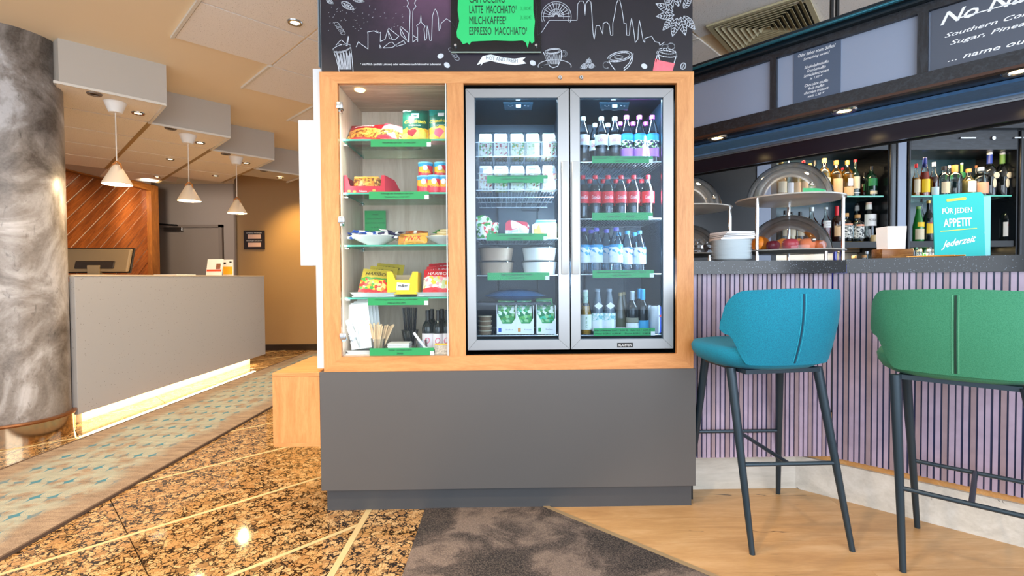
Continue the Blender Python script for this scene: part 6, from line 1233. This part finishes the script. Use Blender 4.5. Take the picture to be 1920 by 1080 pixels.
# plates
plt_ = None; PXx, PYy = W(1371, 470, 2.46).x, 2.46; whp = plain('white_china', '#e9f1f4', .12, var=0)
NP = 15
for i in range(NP):
    loc = (PXx+random.uniform(-.0015, .0015), PYy, zc+i*.0066); L_ = 'white china plate, '+('lowest' if i == 0 else 'topmost' if i == NP-1 else ORD[i]+' from bottom')+' of the stack beside the cake stand'
    if plt_ is None: plt_ = thing('china_plate', L_, 'plate', loc, group='stacked white plates'); obj('plate', MB().lathe([(0, .002), (.055, .002), (.055, 0), (.06, 0), (.066, .004), (.0925, .0105), (.094, .0125), (.09, .0125), (.06, .006), (0, .005)], n=40), whp, plt_, smooth=50)
    else: dup(plt_, loc, label=L_)
ztp = zc+NP*.0066+.008
for i in range(6): o = tag(obj('paper_napkin', MB().box(-.082+.002*i, .084-.003*(i % 3), -.07, .07, 0, .0055, .001).xf(lambda x, y, z: (x, y, z+.006*math.sin(x*30+i)*abs(x)*6)), M['paper']), 'folded white napkin on the plate stack, '+['lowest', 'second', 'third', 'fourth', 'fifth', 'topmost'][i]+' of six', 'napkin', 'napkins on the plates'); o.location = (PXx, PYy, ztp+i*.0062); o.rotation_euler = (0, 0, .05*i)
# candle lamp on wood block
zr = zc1+.0045; q = W(1672, 480, 2.33)
t = thing('wood_block', 'small oiled wood block holder on the bar beside the candle light', 'block', (q.x, 2.33, zr), rz=-.1); obj('block', MB().box(-.068, .070, -.04, .04, 0, .045, .003), wood('walnut_block', '#c08a4e', '#8f5a2c', 'X', 3, .35), t, smooth=30); obj('acrylic_foot', MB().box(.071, .095, -.03, .03, 0, .042, .002), M['acryl'], t)
t = thing('tea_light_lamp', 'frosted white square glass tea light glowing on the wood block', 'candle light', (q.x-.005, 2.33, zr+.0455), rz=-.1); obj('shade', MB().lathe([(.055, 0), (.06, .105), (.056, .105), (.051, .004), (0, .004)], n=4, a0=PI/4, a1=2*PI+PI/4), plain('frosted_glass', '#fbfafa', .4, var=0, emit='#fff4ec', es=.25), t); obj('flame', MB().ball((0, -.0, .045), .012, 8), emis('flame', '#ffdc9a', 12), t)
# menu cards
q0 = W(1799, 480, 2.12)
t = thing('menu_card', 'teal upright card reading a bon appetit wish on the bar', 'menu card', (q0.x, 2.12, zr), rz=-.03); t.rotation_euler = (0, -.045, -.03)
w_, h_ = .105, .275
obj('card', MB().slab([(-w_, .004), (w_+.006, -.006), (w_+.006, h_-.012), (w_-.004, h_), (-w_, h_-.002)], 0, .004), M['teal'], t)
for s_, z, w, h in (('FÜR JEDEN', .20, .128, .034), ('APPETIT', .150, .120, .036)): text('lettering', s_, lambda u, v, z=z: (u-.004, -.0008, z+v-.0), (w, h), M['paper'], t, bold=.02)
text('lettering', 'Jederzeit', lambda u, v: (u-.002, -.0008, .062+v+u*.14), (.150, .038), M['paper'], t, shear=.45, bold=.02)
obj('yellow_bar', MB().slab([(-.046, h_-.034), (.034, h_-.030), (.037, h_-.025), (.034, h_-.019), (-.046, h_-.023), (-.049, h_-.028)], -.001, 0), M['yellow'], t); obj('yellow_line', MB().slab([(-.078, .113), (.078, .118), (.078, .121), (-.078, .116)], -.001, 0), M['yellow'], t)
t2 = thing('menu_card', 'pale blue card standing half behind the teal one', 'menu card', (q0.x+.125, 2.17, zr), rz=-.05); obj('card', MB().slab([(-.07, 0), (.058, 0), (.056, .270), (-.07, .262)], 0, .004), M['paleteal'], t2); text('lettering', 'en', lambda u, v: (u+.018, -.0008, .105+v), (.03, .016), M['paper'], t2, shear=.4, bold=.02)
for i in range(2):
    a = W(1700+i*40, 484, 2.17); b_ = W(1790+i*20, 484, 2.02); t = thing('wooden_stirrer', 'flat orange wooden stick lying on the bar edge, '+('left' if i == 0 else 'right'), 'stirrer', (a.x, a.y, zr), group='sticks on the bar'); obj('blade', MB().tube((0, 0, .003), (b_.x-a.x, b_.y-a.y, .003), .003, n=6), plain('orange_wood', '#d9953f', .5, var=.1), t)
# ================================================================== BAR STOOLS
def stool(label, cx, cy, rz, fab, fabd, seatc, legs, rods, zfoot):
    s = thing('bar_stool', label, 'bar stool', (cx, cy, 0)); rot = Matrix.Rotation(rz, 3, 'Z'); R_ = lambda v: tuple(rot @ Vector(v))
    th = 1.2
    def edge(sx):
        a = abs(sx); zt = 1.030-.012*a; 
        if a > .66: zt -= .125*(1-math.sqrt(max(0, 1-((a-.66)/.34)**2)))
        k = max(0, min(1, (a-.52)/.34)); zb__ = .735+.115*(k*k*(3-2*k))+(.02*((a-.86)/.14)**2 if a > .86 else 0); return zb__, zt
    def back(d):
        def f(u, v):
            sx = u*2-1; z0, z1 = edge(sx); z = z0+(z1-z0)*v; ph = sx*th; bul = .018*math.sin(PI*v)*(1-abs(sx)**4)
            rx, ry = .232+d, .20+d; lean = .05*(z-.74)/.3
            x = rx*math.copysign(abs(math.sin(ph))**.9, ph)/math.sin(th)**.9*1.0 ; y = .02-ry*max(0, math.cos(ph))**.75-lean-(bul if d > 0 else 0)
            ed = min(1, 8*min(v, 1-v)+.0); x *= 1; return R_((x, y, z))
        return f
    k = MB(); nu, nv = 36, 12; k.grid(back(.018), nu, nv); base = len(k.v); k.grid(back(-.018), nu, nv)
    W_n = nu+1
    def rim(i, j): return j*W_n+i
    loop = [rim(i, 0) for i in range(nu)]+[rim(nu, j) for j in range(nv)]+[rim(i, nv) for i in range(nu, 0, -1)]+[rim(0, j) for j in range(nv, 0, -1)]
    for a, b in zip(loop, loop[1:]+loop[:1]): k.f.append((a, b, b+base, a+base))
    o = obj('backrest', k, fab, s, smooth=60)
    md = o.modifiers.new('round', 'BEVEL'); md.width = .012; md.segments = 3; md.limit_method = 'ANGLE'; md.angle_limit = math.radians(50)
    f = back(.0195); m_ = MB().grid(lambda u, v: f(.5+(u-.5)*.006, .03+v*.9), 2, 14); obj('seam', m_, fabd, o)
    for sg in (-1, 1): m_ = MB().grid(lambda u, v: f(.5+sg*.009+(u-.5)*.002, .03+v*.9), 1, 14); obj('stitching', m_, plain(fab.name+'_stitch', seatc, .8, var=0), o)
    def seat(u, v):
        a = 2*PI*u; c_, s_ = math.cos(a), math.sin(a); kk = (abs(c_)**2.6+abs(s_)**2.6)**(-1/2.6)
        P = [(0, .788), (.5, .790), (.85, .797), (.96, .792), (1.0, .775), (.985, .752), (.92, .728), (.80, .712), (0, .708)][min(8, int(round(v*8)))]
        return R_((.245*kk*c_*P[0], .035+.235*kk*s_*P[0], P[1]))
    obj('seat', MB().grid(seat, 44, 8), fab, s, smooth=70)
    obj('seat_frame', MB().box(-.16, .16, -.14, .16, .695, .712).xf(lambda x, y, z: R_((x, y, z))), M['legblue'], s)
    for (tx, ty, tz), (fx, fy, *_z) in legs: obj('leg', MB().tube((tx-cx, ty-cy, tz), (fx-cx, fy-cy, 0), .0185, .0105, 16), M['legblue'], s, smooth=30)
    for a, b, r in rods: obj('footrest_bar', MB().tube((a[0]-cx, a[1]-cy, a[2]), (b[0]-cx, b[1]-cy, b[2]), r, n=12), M['legblue'], s, smooth=30)
    return s
def fabric(name, c1, c2):
    t = NT(name); v = t.coord(); n = t.noise(v, 420, 2, .6); n2 = t.noise(v, 5, 2); t.base(t.mix(t.ramp(n, [(.35, '#000000'), (.65, '#ffffff')]), c1, c2)); t.b.inputs['Roughness'].default_value = .85; t.b.inputs['Sheen Weight'].default_value = .05; t.bump(n, .25, .001); return t.m
fb = fabric('turquoise_wool', '#006b86', '#008aa4'); fgm = fabric('green_wool', '#2f7d5a', '#44916c')
lt = lambda a, b, z: tuple(a[i]+(b[i]-a[i])*(1-z/.71) for i in (0, 1))+(z,)
NLt, NLf = (.905, 1.965, .71), (.952, 1.880, 0); NRt, NRf = (1.255, 1.965, .71), (1.352, 1.892, 0); FRt, FRf = (1.245, 2.24, .71), (1.352, 2.40, 0)
FRt = W(1461, 690, 2.26)[:2]+(.71,) if False else (W(1462, 690, 2.26).x, 2.26, .71); FRf = (W(1460, 925, 2.40).x, 2.405, 0); FLt, FLf = (.925, 2.26, .71), (.90, 2.405, 0)
nr = (lt(NLt, NLf, .335), lt(NRt, NRf, .335)); fr_ = (lt(FLt, FLf, .335), lt(FRt, FRf, .335)); mid = lambda p: tuple((p[0][i]+p[1][i])/2 for i in range(3))
stool('turquoise upholstered bar stool on slim dark metal legs beside the oak cabinet', 1.075, 2.06, .13, fb, plain('seam_dark_blue', '#043a50', .8, var=0), '#2cb4cc', [(NLt, NLf), (NRt, NRf), (FRt, FRf), (FLt, FLf)], [(nr[0], nr[1], .0085), (fr_[0], fr_[1], .0085), (mid(nr), mid(fr_), .0085)], 0)
gr2 = Vector((.70, -.71, 0)); gn = Vector((.71, .70, 0)); T0 = Vector((1.44, 1.80, .71)); F0 = Vector((1.439, 1.753, 0))
T1 = T0+gr2*.34; F1 = F0+gr2*.42-gn*.0; T2 = T0+gn*.28; F2 = F0+gn*.44-gr2*.0; T3 = T1+gn*.28; F3 = F1+gn*.44
L4 = [(tuple(a), (b.x, b.y)) for a, b in ((T0, F0), (T1, F1), (T2, F2), (T3, F3))]
n2_ = (lt(T0, F0, .30), lt(T1, F1, .30)); f2_ = (lt(T2, F2, .30), lt(T3, F3, .30))
cG = T0+gr2*.17+gn*.14
stool('green upholstered bar stool on dark metal legs at the right, cut by the frame edge', cG.x, cG.y, -PI/4-.01, fgm, plain('seam_dark_green', '#123527', .8, var=0), '#7fc8a0', L4, [(n2_[0], n2_[1], .0085), (f2_[0], f2_[1], .0085), (mid(n2_), mid(f2_), .0085)], 0)
